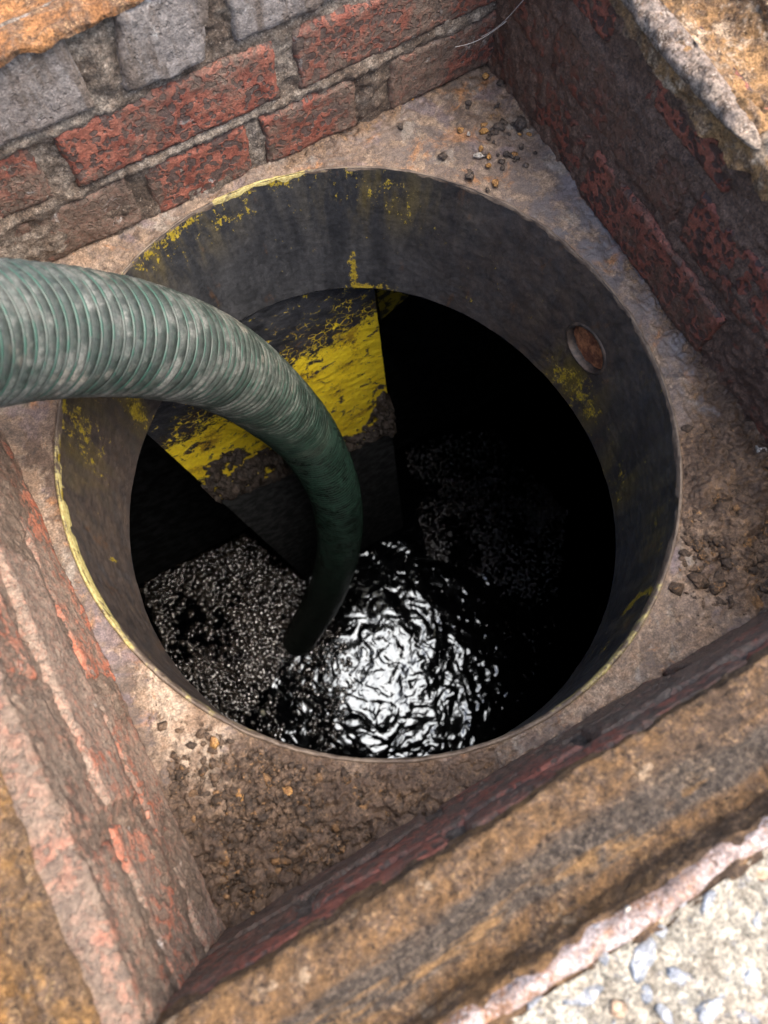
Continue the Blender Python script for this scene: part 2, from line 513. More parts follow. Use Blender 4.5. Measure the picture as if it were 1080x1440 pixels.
def mat_panel():
    b = NB('panel_paint')
    yd = b.attr('yellow')
    mid = b.noise(38, 6, 0.66, dist=0.4)
    fine = b.noise(210, 5, 0.7)
    wv = b.warp(0.012, 55)
    cr = b.voro(85, feature='DISTANCE_TO_EDGE', vec=wv)
    crack = b.math('MULTIPLY', b.step(cr, 0.07, 0.02), b.step(b.noise(55, 3, 0.6, vec=b.vadd(b.pos, (2, 2, 9))), 0.44, 0.56))
    dens = b.math('ADD', yd, b.math('MULTIPLY', b.math('SUBTRACT', mid, 0.5), 1.2))
    full = b.step(b.math('ADD', dens, b.math('MULTIPLY', b.math('SUBTRACT', fine, 0.5), 0.9)), 0.52, 0.58)
    lines = b.math('MULTIPLY', crack, b.step(b.math('ADD', dens, b.math('MULTIPLY', b.math('SUBTRACT', fine, 0.5), 0.5)), 0.08, 0.22))
    chip = b.step(b.noise(42, 4, 0.62, vec=b.vadd(b.pos, (7.3, 1, 2)), dist=0.5), 0.585, 0.61)
    stain = b.noise(14, 5, 0.65, vec=b.vadd(b.pos, (1.3, 4, 2)))
    full = b.math('MULTIPLY', full, b.math('SUBTRACT', 1.0, chip))
    ym = b.math('MAXIMUM', full, lines)
    blk = b.mix(b.step(mid, 0.35, 0.65), (0.020, 0.021, 0.026), (0.055, 0.055, 0.062))
    blk = b.mix(b.math('MULTIPLY', b.step(fine, 0.5, 0.66), b.step(yd, 0.15, 0.45)), blk, (0.16, 0.085, 0.02))
    yc = b.mix(b.step(fine, 0.35, 0.62), (0.82, 0.56, 0.014), (0.93, 0.72, 0.04))
    yc = b.mix(b.step(b.math('ADD', b.math('MULTIPLY', stain, 0.6), b.math('MULTIPLY', fine, 0.4)), 0.52, 0.60, 0, 0.8), yc, (0.26, 0.13, 0.02))
    col = b.mix(ym, blk, yc)
    h = b.math('ADD', b.math('MULTIPLY', ym, -0.6), b.math('ADD', b.math('MULTIPLY', fine, 0.5), b.math('MULTIPLY', mid, 0.6)))
    return b.done(col, b.step(fine, 0.3, 0.7, 0.35, 0.6), b.bump(h, 0.003, 0.8))


M['panel'] = mat_panel()


def mat_oily(name, base, rough, bump, sc=60, spec=0.0):
    b = NB(name)
    mid = b.noise(sc, 5, 0.65)
    fine = b.noise(sc * 6, 4, 0.7)
    col = b.mix(b.step(mid, 0.4, 0.65), base, tuple(x * 2.2 for x in base))
    h = b.math('ADD', mid, b.math('MULTIPLY', fine, 0.5))
    return b.done(col, rough, b.bump(h, bump, 0.8), spec=spec)


M['oily_wall'] = mat_oily('oily_wall', (0.014, 0.0148, 0.0155), 0.5, 0.003, 30)
M['oily_panel'] = mat_oily('oily_panel', (0.026, 0.027, 0.028), 0.4, 0.003, 40)
M['sludge'] = mat_oily('sludge', (0.032, 0.024, 0.019), 0.22, 0.008, 110, spec=0.7)
M['tank_dark'] = mat_oily('tank_dark', (0.012, 0.012, 0.013), 0.6, 0.003, 30)


def mat_liquid():
    b = NB('black_oil')
    rip = b.noise(7, 2, 0.4, dist=1.0)
    rip2 = b.noise(17, 1.5, 0.4, dist=1.6)
    rip3 = b.noise(55, 1, 0.5, dist=1.5)
    h = b.math('ADD', b.math('MULTIPLY', rip, 1.0), b.math('ADD', b.math('MULTIPLY', rip2, 0.42), b.math('MULTIPLY', rip3, 0.035)))
    b.p.inputs['Specular Tint'].default_value = (0.88, 0.95, 1.0, 1)
    return b.done((0.0015, 0.0015, 0.002), 0.085, b.bump(h, 0.0072, 1.0), ior=1.9)


M['liquid'] = mat_liquid()
fo = NB('oily_foam')
M['foam'] = fo.done(fo.mix(fo.step(fo.noise(25, 3), 0.4, 0.6), (0.016, 0.013, 0.011), (0.075, 0.062, 0.051)), 0.08, None, ior=2.5)


def mat_hose():
    b = NB('hose_rubber')
    z = b.sep()[2]
    mid = b.noise(34, 6, 0.68, dist=0.3)
    fine = b.noise(190, 5, 0.7)
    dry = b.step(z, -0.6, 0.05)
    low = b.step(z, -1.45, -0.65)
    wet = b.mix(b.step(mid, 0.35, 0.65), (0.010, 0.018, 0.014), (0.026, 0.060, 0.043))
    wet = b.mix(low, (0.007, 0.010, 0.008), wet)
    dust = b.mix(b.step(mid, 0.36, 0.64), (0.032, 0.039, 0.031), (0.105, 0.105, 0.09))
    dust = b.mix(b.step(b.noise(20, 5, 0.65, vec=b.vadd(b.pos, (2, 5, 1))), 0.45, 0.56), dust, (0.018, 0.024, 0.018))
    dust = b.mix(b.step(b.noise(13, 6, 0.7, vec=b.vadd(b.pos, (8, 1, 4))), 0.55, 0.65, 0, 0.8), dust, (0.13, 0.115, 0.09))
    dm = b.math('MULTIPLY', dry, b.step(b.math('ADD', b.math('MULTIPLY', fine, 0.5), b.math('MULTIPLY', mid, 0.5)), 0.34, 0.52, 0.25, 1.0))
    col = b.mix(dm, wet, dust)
    col = b.mix(b.step(fine, 0.58, 0.68, 0, 0.6), col, (0.03, 0.035, 0.03))
    col = b.micro(col, 0.3)
    h = b.math('ADD', mid, b.math('MULTIPLY', fine, 0.6))
    return b.done(col, b.step(dm, 0.0, 0.8, 0.26, 0.68), b.bump(h, 0.0012, 0.8))


M['hose'] = mat_hose()


def mat_rib():
    b = NB('hose_rib_green')
    z = b.sep()[2]
    mid = b.noise(60, 5, 0.65)
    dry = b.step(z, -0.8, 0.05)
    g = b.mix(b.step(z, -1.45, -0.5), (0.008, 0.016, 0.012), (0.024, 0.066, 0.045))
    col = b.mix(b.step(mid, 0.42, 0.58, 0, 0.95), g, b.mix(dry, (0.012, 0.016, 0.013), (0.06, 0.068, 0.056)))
    return b.done(col, 0.5, b.bump(mid, 0.001, 0.6))


M['rib'] = mat_rib()


def mat_concrete():
    b = NB('ground_concrete')
    big = b.noise(9, 4, 0.6)
    mid = b.noise(60, 6, 0.7)
    fine = b.noise(350, 4, 0.7)
    col = b.mix(b.step(mid, 0.35, 0.66), (0.26, 0.22, 0.165), (0.39, 0.35, 0.275))
    col = b.mix(b.step(big, 0.55, 0.7, 0, 0.5), col, (0.40, 0.27, 0.18))
    col = b.mix(b.step(fine, 0.58, 0.7, 0, 0.6), col, (0.25, 0.2, 0.16))
    col = b.mix(b.step(b.voro(120, vec=b.warp(0.008, 90)), 0.3, 0.15, 0, 0.7), col, (0.22, 0.21, 0.20))
    col = b.micro(col, 0.5)
    h = b.math('ADD', mid, b.math('MULTIPLY', fine, 0.7))
    return b.done(col, 0.9, b.bump(h, 0.006, 1.0))


M['concrete'] = mat_concrete()
for nm, c1, c2 in (('stone_blue', (0.17, 0.18, 0.20), (0.30, 0.31, 0.32)), ('stone_dark', (0.09, 0.09, 0.10), (0.17, 0.17, 0.175)), ('stone_tan', (0.28, 0.17, 0.10), (0.38, 0.27, 0.18))):
    b = NB(nm)
    M[nm] = b.done(b.micro(b.mix(b.step(b.noise(110, 6, 0.75), 0.53, 0.6), b.mix(b.step(b.noise(160, 5, 0.65), 0.35, 0.65), c1, c2), (0.36, 0.31, 0.24)), 0.4), 0.8, b.bump(b.noise(300, 3), 0.002, 0.6))
b = NB('port_rust')
M['port_rust'] = b.done(b.mix(b.step(b.noise(60, 5, 0.7), 0.4, 0.62), (0.11, 0.035, 0.014), (0.34, 0.13, 0.05)), 0.8, b.bump(b.noise(120, 4), 0.003, 0.9))
b = NB('port_ring_steel')
M['port_ring'] = b.done(b.mix(b.step(b.noise(120, 4), 0.4, 0.65), (0.035, 0.028, 0.024), (0.085, 0.06, 0.045)), 0.6, b.bump(b.noise(200, 4), 0.001, 0.8), metal=0.3)
b = NB('white_bead')
M['bead'] = b.done((0.62, 0.60, 0.48), 0.4)
b = NB('cobweb')
M['web'] = b.done((0.55, 0.52, 0.48), 0.6)
b = NB('weld_yellow')
M['gusset'] = b.done(b.mix(b.step(b.noise(60, 5, 0.7), 0.46, 0.56), (0.46, 0.34, 0.03), (0.03, 0.028, 0.02)), 0.55, b.bump(b.noise(150, 4), 0.002, 0.8))

# ------------------------------------------------------------------ pit geometry constants
XL, XR, YB, YF = -0.312, 0.318, 0.318, -0.318
COLLAR_Z = -0.175
LIQ_Z = -1.78
UPC = [0.2969, -0.0069, 0.003, -0.0071, -0.0032, -0.0005, 0.0005]
LOC = [0.2848, -0.0209, -0.0198, -0.0089, -0.0007, -0.0018, -0.0010]


def four(co, th):
    r = np.full_like(th, co[0])
    for k in (1, 2, 3):
        r = r + co[2 * k - 1] * np.cos(k * th) + co[2 * k] * np.sin(k * th)
    return r


# ------------------------------------------------------------------ ground (concrete paving round the pit)
def build_ground():
    gx = np.linspace(-0.62, 0.62, 320); gy = np.linspace(-0.86, -0.399, 130)
    A, B = np.meshgrid(gx, gy, indexing='ij')
    P = np.stack([A.ravel(), B.ravel(), np.full(A.size, 0.239)], 1)
    P[:, 2] += 0.0022 * fbm(P, 60, 4, 3) + 0.002 * fbm(P, 14, 3, 5)
    P[:, 1] += np.where(np.abs(P[:, 1] + 0.399) < 1e-6, 0.004 * fbm(P, 40, 3, 8), 0)
    v1, f1 = P, grid_faces(len(gx), len(gy))
    R = 40.0; h = 0.399; z = 0.229
    pts = np.array([(-R, -R), (R, -R), (R, R), (-R, R), (-h, -h), (h, -h), (h, h), (-h, h)], float)
    v2 = np.c_[pts, np.full(8, z)]
    f2 = np.array([(0, 1, 5, 4), (1, 2, 6, 5), (2, 3, 7, 6), (3, 0, 4, 7)])
    v, f = merge([(v1, f1), (v2, f2)])
    g = make('ground', v, f, M['concrete'], kind='structure', origin=(0, 0, 0.23))
    return g


ground = build_ground()

_ico = {}


def ico(sub):
    if sub not in _ico:
        bm = bmesh.new()
        bmesh.ops.create_icosphere(bm, subdivisions=sub, radius=1.0)
        bm.verts.ensure_lookup_table()
        v = np.array([x.co[:] for x in bm.verts]); f = np.array([[q.index for q in p.verts] for p in bm.faces])
        bm.free()
        _ico[sub] = (v, f)
    return _ico[sub]


def chunk(pos, size, seed, flat=0.55, rough=0.35, sub=1, rz=None):
    r = np.random.default_rng(seed)
    v, f = ico(sub)
    v = v * (1 + rough * vnoise(v * 1.3 + seed * 3.7, seed)[:, None] + 0.30 * vnoise(v * 2.3 + seed, seed + 1)[:, None])
    sc = np.array([r.uniform(0.7, 1.3), r.uniform(0.6, 1.0), flat * r.uniform(0.7, 1.2)]) * size
    v = v * sc
    a = r.uniform(0, 6.28) if rz is None else rz
    ca, sa = math.cos(a), math.sin(a)
    tl = r.uniform(-0.35, 0.35)
    y = v[:, 1] * math.cos(tl) - v[:, 2] * math.sin(tl); z = v[:, 1] * math.sin(tl) + v[:, 2] * math.cos(tl)
    v = np.stack([v[:, 0] * ca - y * sa, v[:, 0] * sa + y * ca, z], 1)
    return v + np.asarray(pos), f


# exposed aggregate in the concrete at the lower right
agg = [(1005, 1270, 20), (905, 1350, 24), (1030, 1292, 16), (930, 1310, 13), (985, 1305, 14), (1062, 1380, 16), (820, 1400, 22), (870, 1420, 15), (960, 1380, 18),
       (760, 1420, 17), (1000, 1420, 20), (690, 1432, 13), (1068, 1225, 14), (1020, 1350, 11), (850, 1345, 12), (935, 1425, 13), (780, 1370, 12), (1050, 1432, 15),
       (890, 1290, 11), (1072, 1300, 14), (960, 1265, 10), (840, 1310, 9), (720, 1400, 10), (1040, 1250, 9), (990, 1240, 8), (910, 1400, 10), (1015, 1395, 9)]
for i, (px, py, s) in enumerate(agg):
    p = at_z(px, py, 0.2395)
    v, f = chunk((p[0], p[1], 0.2386), s * 0.43 / 1000 * 0.85, 100 + i, flat=0.13, rough=0.3, sub=2)
    make('aggregate_stone', v, f, M['stone_tan'] if i in (7, 12, 23) else M['stone_dark'] if i % 5 == 2 else M['stone_blue'], parent=ground)
for i in range(70):
    p = (RNG.uniform(-0.35, 0.3), RNG.uniform(-0.62, -0.41), 0.2385)
    v, f = chunk(p, RNG.uniform(0.003, 0.008), 300 + i, flat=0.18, rough=0.3, sub=1)
    make('aggregate_stone', v, f, M['stone_tan'] if i % 4 == 0 else M['stone_blue'], parent=ground)


# ------------------------------------------------------------------ brick walls
def wall_map(side):
    if side == 'back': return lambda u, o, z: np.stack([u, YB - o, z], -1)
    if side == 'front': return lambda u, o, z: np.stack([u, YF + o, z], -1)
    if side == 'right': return lambda u, o, z: np.stack([XR - o, u, z], -1)
    return lambda u, o, z: np.stack([XL + o, u, z], -1)


FLIP = {'back': False, 'front': True, 'right': True, 'left': False}


def brick_mesh(side, u0, u1, z0, z1, seed, proud=0.0, skew=0.0, cell=0.0032, chip=1.0, rough=1.0):
    L, H = u1 - u0, z1 - z0
    nu = max(6, int(L / cell)); nv = max(6, int(H / cell))
    us = np.r_[0, 0, np.linspace(0, L, nu), L, L]; zs = np.r_[0, 0, np.linspace(0, H, nv), H, H]
    us[1] = 0; us[-2] = L
    U, Z = np.meshgrid(us, zs, indexing='ij')
    I, J = np.meshgrid(np.arange(len(us)), np.arange(len(zs)), indexing='ij')
    ring = np.minimum(np.minimum(I, len(us) - 1 - I), np.minimum(J, len(zs) - 1 - J))
    out = np.where(ring == 0, -0.028, np.where(ring == 1, -0.008, 0.0))
    mp = wall_map(side)
    P0 = mp(U.ravel() + u0, np.zeros(U.size), Z.ravel() + z0)
    # rounded, chipped arrises
    du = np.minimum(U, L - U).ravel(); dz = np.minimum(Z, H - Z).ravel()
    e = np.minimum(du, dz) + 0.003 * chip * (fbm(P0, 70, 3, seed) + 0.2)
    drop = -0.006 * np.clip(1 - e / 0.004, 0, 1.4) ** 2
    body = rough * (0.0022 * fbm(P0, 35, 4, seed + 3) + 0.0012 * fbm(P0, 120, 3, seed + 5))
    o = out.ravel() + proud + np.where(ring.ravel() >= 2, drop + body, 0)
    jit = 0.0025 * fbm(P0, 28, 3, seed + 9); jit2 = 0.0025 * fbm(P0, 28, 3, seed + 12)
    uu = U.ravel() + u0 + jit + skew * (Z.ravel() / H - 0.5); zz = Z.ravel() + z0 + jit2
    return mp(uu, o, zz), grid_faces(len(us), len(zs), flip=FLIP[side])


def mortar_mesh(side, u0, u1, z0, z1, seed, base=-0.003, amp=0.005, smear=None, cell=0.0026):
    nu = int((u1 - u0) / cell); nv = int((z1 - z0) / cell)
    U, Z = np.meshgrid(np.linspace(u0, u1, nu), np.linspace(z0, z1, nv), indexing='ij')
    u, z = U.ravel(), Z.ravel()
    mp = wall_map(side)
    P0 = mp(u, np.zeros(u.size), z)
    o = base + amp * fbm(P0, 26, 4, seed) + 0.0036 * fbm(P0, 120, 4, seed + 4)
    if smear is not None: o = o + smear(u, z)
    o = o - 0.05 * smooth(z1 - 0.004, z1, z) * 0
    P = mp(u, o, z).reshape(nu, nv, 3)
    O = o.reshape(nu, nv)
    rows = [P]
    for back in (0.003, 0.007, 0.012, 0.018, 0.024):        # mud and mortar on top of the last course
        uu = U[:, -1]; oo = O[:, -1] - back
        zt = np.full(nu, z1 + 0.001)
        q = mp(uu, oo, zt)
        zt = zt + 0.004 * fbm(q, 50, 4, seed + 8) + 0.10 * max(0.0, back - 0.003)
        rows.append(mp(uu, oo, zt)[:, None])
    P = np.concatenate(rows, 1)
    return P.reshape(-1, 3), grid_faces(nu, P.shape[1], flip=FLIP[side])


def gauss(u, z, u0, z0, su, sz):
    return np.exp(-((u - u0) / su) ** 2 - ((z - z0) / sz) ** 2)


WALLS = {}


def build_wall(side, label, courses, mats, mortar, seed, smear=None, proud=None, brick_labels=None, u0=-0.36, u1=0.36, base=-0.0022):
    loc = {'back': (0, YB, 0), 'front': (0, YF, 0), 'right': (XR, 0, 0), 'left': (XL, 0, 0)}[side]
    w = thing('brick_wall', loc, label, 'wall')
    WALLS[side] = w
    v, f = mortar_mesh(side, u0, u1, -0.02, {'back': 0.229, 'left': 0.2165}.get(side, 0.205), seed, smear=smear, base=base)
    make('mortar', v, f, mortar, parent=w)
    n = 0
    for ci, (z0, z1, bricks) in enumerate(courses):
        for br in bricks:
            a, b_ = br[0], br[1]
            opt = br[2] if len(br) > 2 else {}
            v, f = brick_mesh(side, a, b_, z0 + opt.get('dz', 0), z1 + opt.get('dz1', 0), seed * 50 + n, proud=opt.get('proud', RNG.uniform(-0.001, 0.002)), skew=opt.get('skew', 0), rough=opt.get('rough', 1.0), chip=opt.get('chip', 1.0))
            make('brick', v, f, M[opt.get('mat', mats)], parent=w)
            n += 1
    return w


build_wall('back', 'back pit wall with red pitted bricks and a grey top course under rusty rail', [
    (0.004, 0.069, [(-0.345, -0.245), (-0.232, -0.096), (-0.080, 0.032), (0.047, 0.152, {'proud': 0.003}), (0.192, 0.325, {'proud': 0.002})]),
    (0.081, 0.146, [(-0.345, -0.158), (-0.138, 0.073, {'proud': 0.002}), (0.092, 0.318, {'proud': 0.002})]),
    (0.158, 0.2305, [(-0.345, -0.092, {'mat': 'brick_grey', 'proud': 0.004, 'rough': 0.7}), (-0.058, 0.020, {'mat': 'brick_grey', 'proud': 0.007, 'skew': 0.02, 'chip': 2.0}), (0.040, 0.146, {'mat': 'brick_grey', 'proud': 0.002}), (0.158, 0.325)]),
], 'brick_back', M['mortar_back'], 1,
    smear=lambda u, z: 0.008 * gauss(u, z, 0.172, 0.03, 0.018, 0.05) + 0.008 * gauss(u, z, -0.073, 0.18, 0.02, 0.04) + 0.010 * gauss(u, z, -0.28, 0.02, 0.08, 0.05) + 0.005 * gauss(u, z, 0, 0.075, 0.5, 0.006) + 0.005 * gauss(u, z, -0.15, 0.15, 0.1, 0.006))
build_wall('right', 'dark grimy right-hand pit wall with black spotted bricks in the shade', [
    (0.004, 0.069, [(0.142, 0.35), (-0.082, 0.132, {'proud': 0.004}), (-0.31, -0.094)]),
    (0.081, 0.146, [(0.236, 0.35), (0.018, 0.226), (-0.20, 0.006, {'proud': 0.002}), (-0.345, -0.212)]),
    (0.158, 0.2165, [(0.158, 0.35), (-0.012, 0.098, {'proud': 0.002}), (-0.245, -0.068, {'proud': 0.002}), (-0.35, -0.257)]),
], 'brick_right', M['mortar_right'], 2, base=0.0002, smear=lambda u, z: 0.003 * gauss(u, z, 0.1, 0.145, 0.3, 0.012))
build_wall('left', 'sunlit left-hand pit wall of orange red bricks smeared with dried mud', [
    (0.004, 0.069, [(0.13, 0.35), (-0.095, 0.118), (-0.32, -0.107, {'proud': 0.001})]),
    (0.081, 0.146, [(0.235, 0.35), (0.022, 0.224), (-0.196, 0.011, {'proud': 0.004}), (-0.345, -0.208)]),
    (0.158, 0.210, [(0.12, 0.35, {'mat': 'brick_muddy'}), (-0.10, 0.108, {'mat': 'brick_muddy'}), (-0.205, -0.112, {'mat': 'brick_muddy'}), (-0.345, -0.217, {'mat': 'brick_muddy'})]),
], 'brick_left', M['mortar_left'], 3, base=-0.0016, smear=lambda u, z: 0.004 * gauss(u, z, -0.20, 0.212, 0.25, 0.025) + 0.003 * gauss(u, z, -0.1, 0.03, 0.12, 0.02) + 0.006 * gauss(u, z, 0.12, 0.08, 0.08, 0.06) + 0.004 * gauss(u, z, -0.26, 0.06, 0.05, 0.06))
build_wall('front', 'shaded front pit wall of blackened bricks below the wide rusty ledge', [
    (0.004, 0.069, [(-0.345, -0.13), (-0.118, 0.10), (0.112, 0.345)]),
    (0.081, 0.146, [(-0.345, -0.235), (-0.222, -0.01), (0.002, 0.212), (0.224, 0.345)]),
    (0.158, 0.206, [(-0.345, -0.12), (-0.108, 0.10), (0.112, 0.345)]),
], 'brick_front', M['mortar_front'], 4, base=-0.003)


# ------------------------------------------------------------------ rusted steel cover frame on top of the walls
def rail_mesh(side, u0, u1, edge, seed, amp=1.0, ledge=0.062, lumps=1.0, drop=0.024, ztop=0.236, zoff=0.0):
    # profile: o = offset towards the pit (edge = inner edge), z
    prof = [(edge + 0.000, 0.2215 - drop), (edge + 0.000, 0.2215), (edge - 0.006, 0.2255), (edge - 0.022, 0.2235), (edge - 0.040, 0.2150), (edge - ledge, 0.2165), (edge - ledge - 0.004, ztop), (edge - ledge - 0.022, ztop + 0.003), (edge - ledge - 0.026, 0.20)]
    seg = [6, 4, 10, 10, 12, 9, 9, 6]
    o, z, t = [], [], []
    for i in range(len(prof) - 1):
        for k in range(seg[i]):
            q = k / seg[i]
            o.append(prof[i][0] * (1 - q) + prof[i + 1][0] * q); z.append(prof[i][1] * (1 - q) + prof[i + 1][1] * q); t.append(i + q)
    o.append(prof[-1][0]); z.append(prof[-1][1]); t.append(8)
    o, z, t = map(np.array, (o, z, t))
    us = np.arange(u0, u1, 0.0021)
    U, O = np.meshgrid(us, o, indexing='ij'); _, Z = np.meshgrid(us, z, indexing='ij')
    u, oo, zz = U.ravel(), O.ravel(), Z.ravel()
    mp = wall_map(side)
    P0 = mp(u, oo, zz)
    n1 = fbm(P0, 22, 4, seed); n2 = fbm(P0, 75, 4, seed + 5)
    zz = zz + zoff
    oo = oo + amp * (0.003 * n1 + 0.0026 * n2)
    an = P0 * (np.array([7, 80, 30]) if side in ('front', 'back') else np.array([80, 7, 30]))
    zz = zz + amp * 0.0040 * fbm(an, 1.0, 3, seed + 17)
    l = np.clip(fbm(P0, 55, 3, seed + 9) - 0.05, 0, 1)
    zz = zz + amp * (0.0022 * fbm(P0, 18, 3, seed + 2) + 0.0030 * fbm(P0, 90, 4, seed + 7)) + lumps * 0.009 * l - 0.006 * np.clip(fbm(P0, 38, 3, seed + 13) - 0.15, 0, 1)
    tr = np.tile(np.exp(-((o - (edge - 0.040)) / 0.014) ** 2), len(us))
    return mp(u, oo, zz), grid_faces(len(us), len(o), flip=FLIP[side]), tr


frame = thing('access_cover_frame', (0, 0, 0.22), 'rusted steel cover frame edging the square pit at ground level', 'frame')
for side, u0, u1, edge, ledge, mt, seed, amp, lab in (
        ('front', -0.435, 0.435, 0.001, 0.062, 'rust_front', 21, 1.0, 'wide brown rusty ledge along the front'),
        ('back', -0.435, 0.435, 0.009, 0.068, 'rust_back', 22, 0.7, 'orange rusty rail over the grey bricks'),
        ('left', -0.316, 0.316, -0.019, 0.048, 'rust_left', 23, 1.2, 'ochre crusted rail on the left'),
        ('right', -0.316, 0.316, 0.010, 0.075, 'rust_right', 24, 2.2, 'pale crumbling edge of the right rail')):
    v, f, tr = rail_mesh(side, u0, u1, edge, seed, amp, ledge, lumps=1.0 if side != 'back' else 0.5, drop=0.024 if side != 'back' else 0.004, zoff=0.013 if side == 'back' else 0.0)
    make('frame_rail', v, f, M[mt], parent=frame, label=lab, attrs={'dirt': tr})
# pale worn upstand strip along the outside of the front rail
us = np.arange(-0.42, 0.42, 0.003); oo = np.linspace(-0.0665, -0.0805, 8)
U, O = np.meshgrid(us, oo, indexing='ij')
P = np.stack([U.ravel(), YF + O.ravel(), np.full(U.size, 0.2425)], 1)
P[:, 2] += 0.002 * fbm(P, 60, 3, 41) - 0.006 * smooth(0.0, 1.0, np.abs((O.ravel() + 0.0735) / 0.0071)) ** 4
P[:, 1] += 0.0035 * fbm(P, 35, 3, 43)
make('frame_lip', P, grid_faces(len(us), len(oo), flip=True), M['pink_edge'], parent=frame, label='pale pinkish lip beside the concrete')
# crumbling pale cement on the inner edge of the right rail
for k, (y0, y1, dz) in enumerate(((-0.02, 0.20, 0), (-0.20, -0.04, -0.002))):
    us = np.arange(y0, y1, 0.0028); ph = np.linspace(-0.6, 3.4, 16)
    U, PH = np.meshgrid(us, ph, indexing='ij')
    rr = 0.011 * np.sin(np.clip((U - y0) / (y1 - y0), 0, 1) * math.pi) ** 0.4
    Pz = 0.222 + dz + rr * np.sin(PH) * 0.9; Px = XR - 0.006 - rr * np.cos(PH) * 1.1
    P = np.stack([Px.ravel(), U.ravel(), Pz.ravel()], 1)
    d = 0.006 * fbm(P, 42, 4, 51 + k) + 0.003 * fbm(P, 130, 3, 55 + k)
    P[:, 0] -= d; P[:, 2] += d
    make('cement_crust', P, grid_faces(len(us), len(ph), flip=True), M['pale_crumb'], parent=frame, label='pale crumbly cement on the right edge')

# ------------------------------------------------------------------ buried steel tank: plate, neck, shell, box baffle
tank = thing('buried_tank', (0, 0, 0), 'buried steel tank with round open neck, black inside with worn yellow paint', 'tank')


def build_plate():
    na, nr = 1400, 90
    th = np.linspace(-math.pi, math.pi, na, endpoint=False)
    r0 = four(UPC, th) + 0.001
    half = 0.345
    r1 = half / np.maximum(np.abs(np.cos(th)), np.abs(np.sin(th)))
    k = np.linspace(0, 1, nr) ** 1.2
    R = r0[:, None] * (1 - k) + r1[:, None] * k
    X = (R * np.cos(th)[:, None]).ravel(); Y = (R * np.sin(th)[:, None]).ravel()
    P = np.stack([X, Y, np.zeros_like(X)], 1)
    g = lambda x, y, sx, sy: np.exp(-((X - x) / sx) ** 2 - ((Y - y) / sy) ** 2)
    crust = 1.25 * g(-0.27, -0.28, 0.15, 0.09) + 1.2 * g(0.27, -0.24, 0.075, 0.10) + 0.45 * g(0.315, -0.08, 0.02, 0.2) + 0.4 * g(0.13, 0.315, 0.2, 0.02) + 0.5 * g(-0.1, -0.32, 0.1, 0.03) + 0.35 * g(0.3, 0.26, 0.05, 0.05)
    pale = 0.9 * g(-0.27, -0.15, 0.04, 0.09) + 0.8 * g(-0.21, 0.27, 0.1, 0.06) + 0.55 * g(0.06, -0.31, 0.16, 0.03) + 0.55 * g(-0.31, 0.10, 0.03, 0.1) + 0.5 * g(0.2, -0.235, 0.05, 0.05) + 0.45 * g(-0.16, -0.26, 0.06, 0.03) + 0.25 * g(0.1, 0.31, 0.15, 0.04)
    blue = 1.0 * g(0.29, 0.09, 0.05, 0.10) + 0.9 * g(0.31, -0.1, 0.035, 0.08) + 0.5 * g(0.2, 0.26, 0.05, 0.05)
    n = fbm(P, 28, 4, 71); n2 = fbm(P, 95, 4, 75); n3 = fbm(P, 200, 3, 79)
    z = 0.0008 * n + 0.0005 * n2
    cr = np.clip(crust, 0, 1.2)
    rid = 1 - np.abs(fbm(P, 75, 2, 87)) * 2.6
    z += cr * (0.006 + 0.005 * n + 0.0075 * n2 + 0.005 * n3 - 0.006 * np.clip(rid, 0, 1) ** 3)
    z += np.clip(1.2 * g(0.27, -0.25, 0.06, 0.07), 0, 1) * (0.008 + 0.020 * fbm(P, 60, 4, 77))
    z += np.clip(pale, 0, 1) * (0.0012 * n2 + 0.001 * n3)
    # upturned dirt against the wall foot
    edge = np.minimum(np.minimum(X - XL, XR - X), np.minimum(Y - YF, YB - Y))
    z += 0.006 * np.clip(1 - edge / 0.014, 0, 1) ** 2 * (0.6 + 0.8 * fbm(P, 45, 3, 83))
    z *= smooth(-0.02, 0.12, np.tile(k, na))
    P[:, 2] = z
    return make('top_plate', P, grid_faces(na, nr, closed_u=True, flip=True), M['plate'], parent=tank,
                attrs={'crust': crust, 'pale': pale, 'blue': blue}, label='stained steel top plate around the neck')


plate = build_plate()


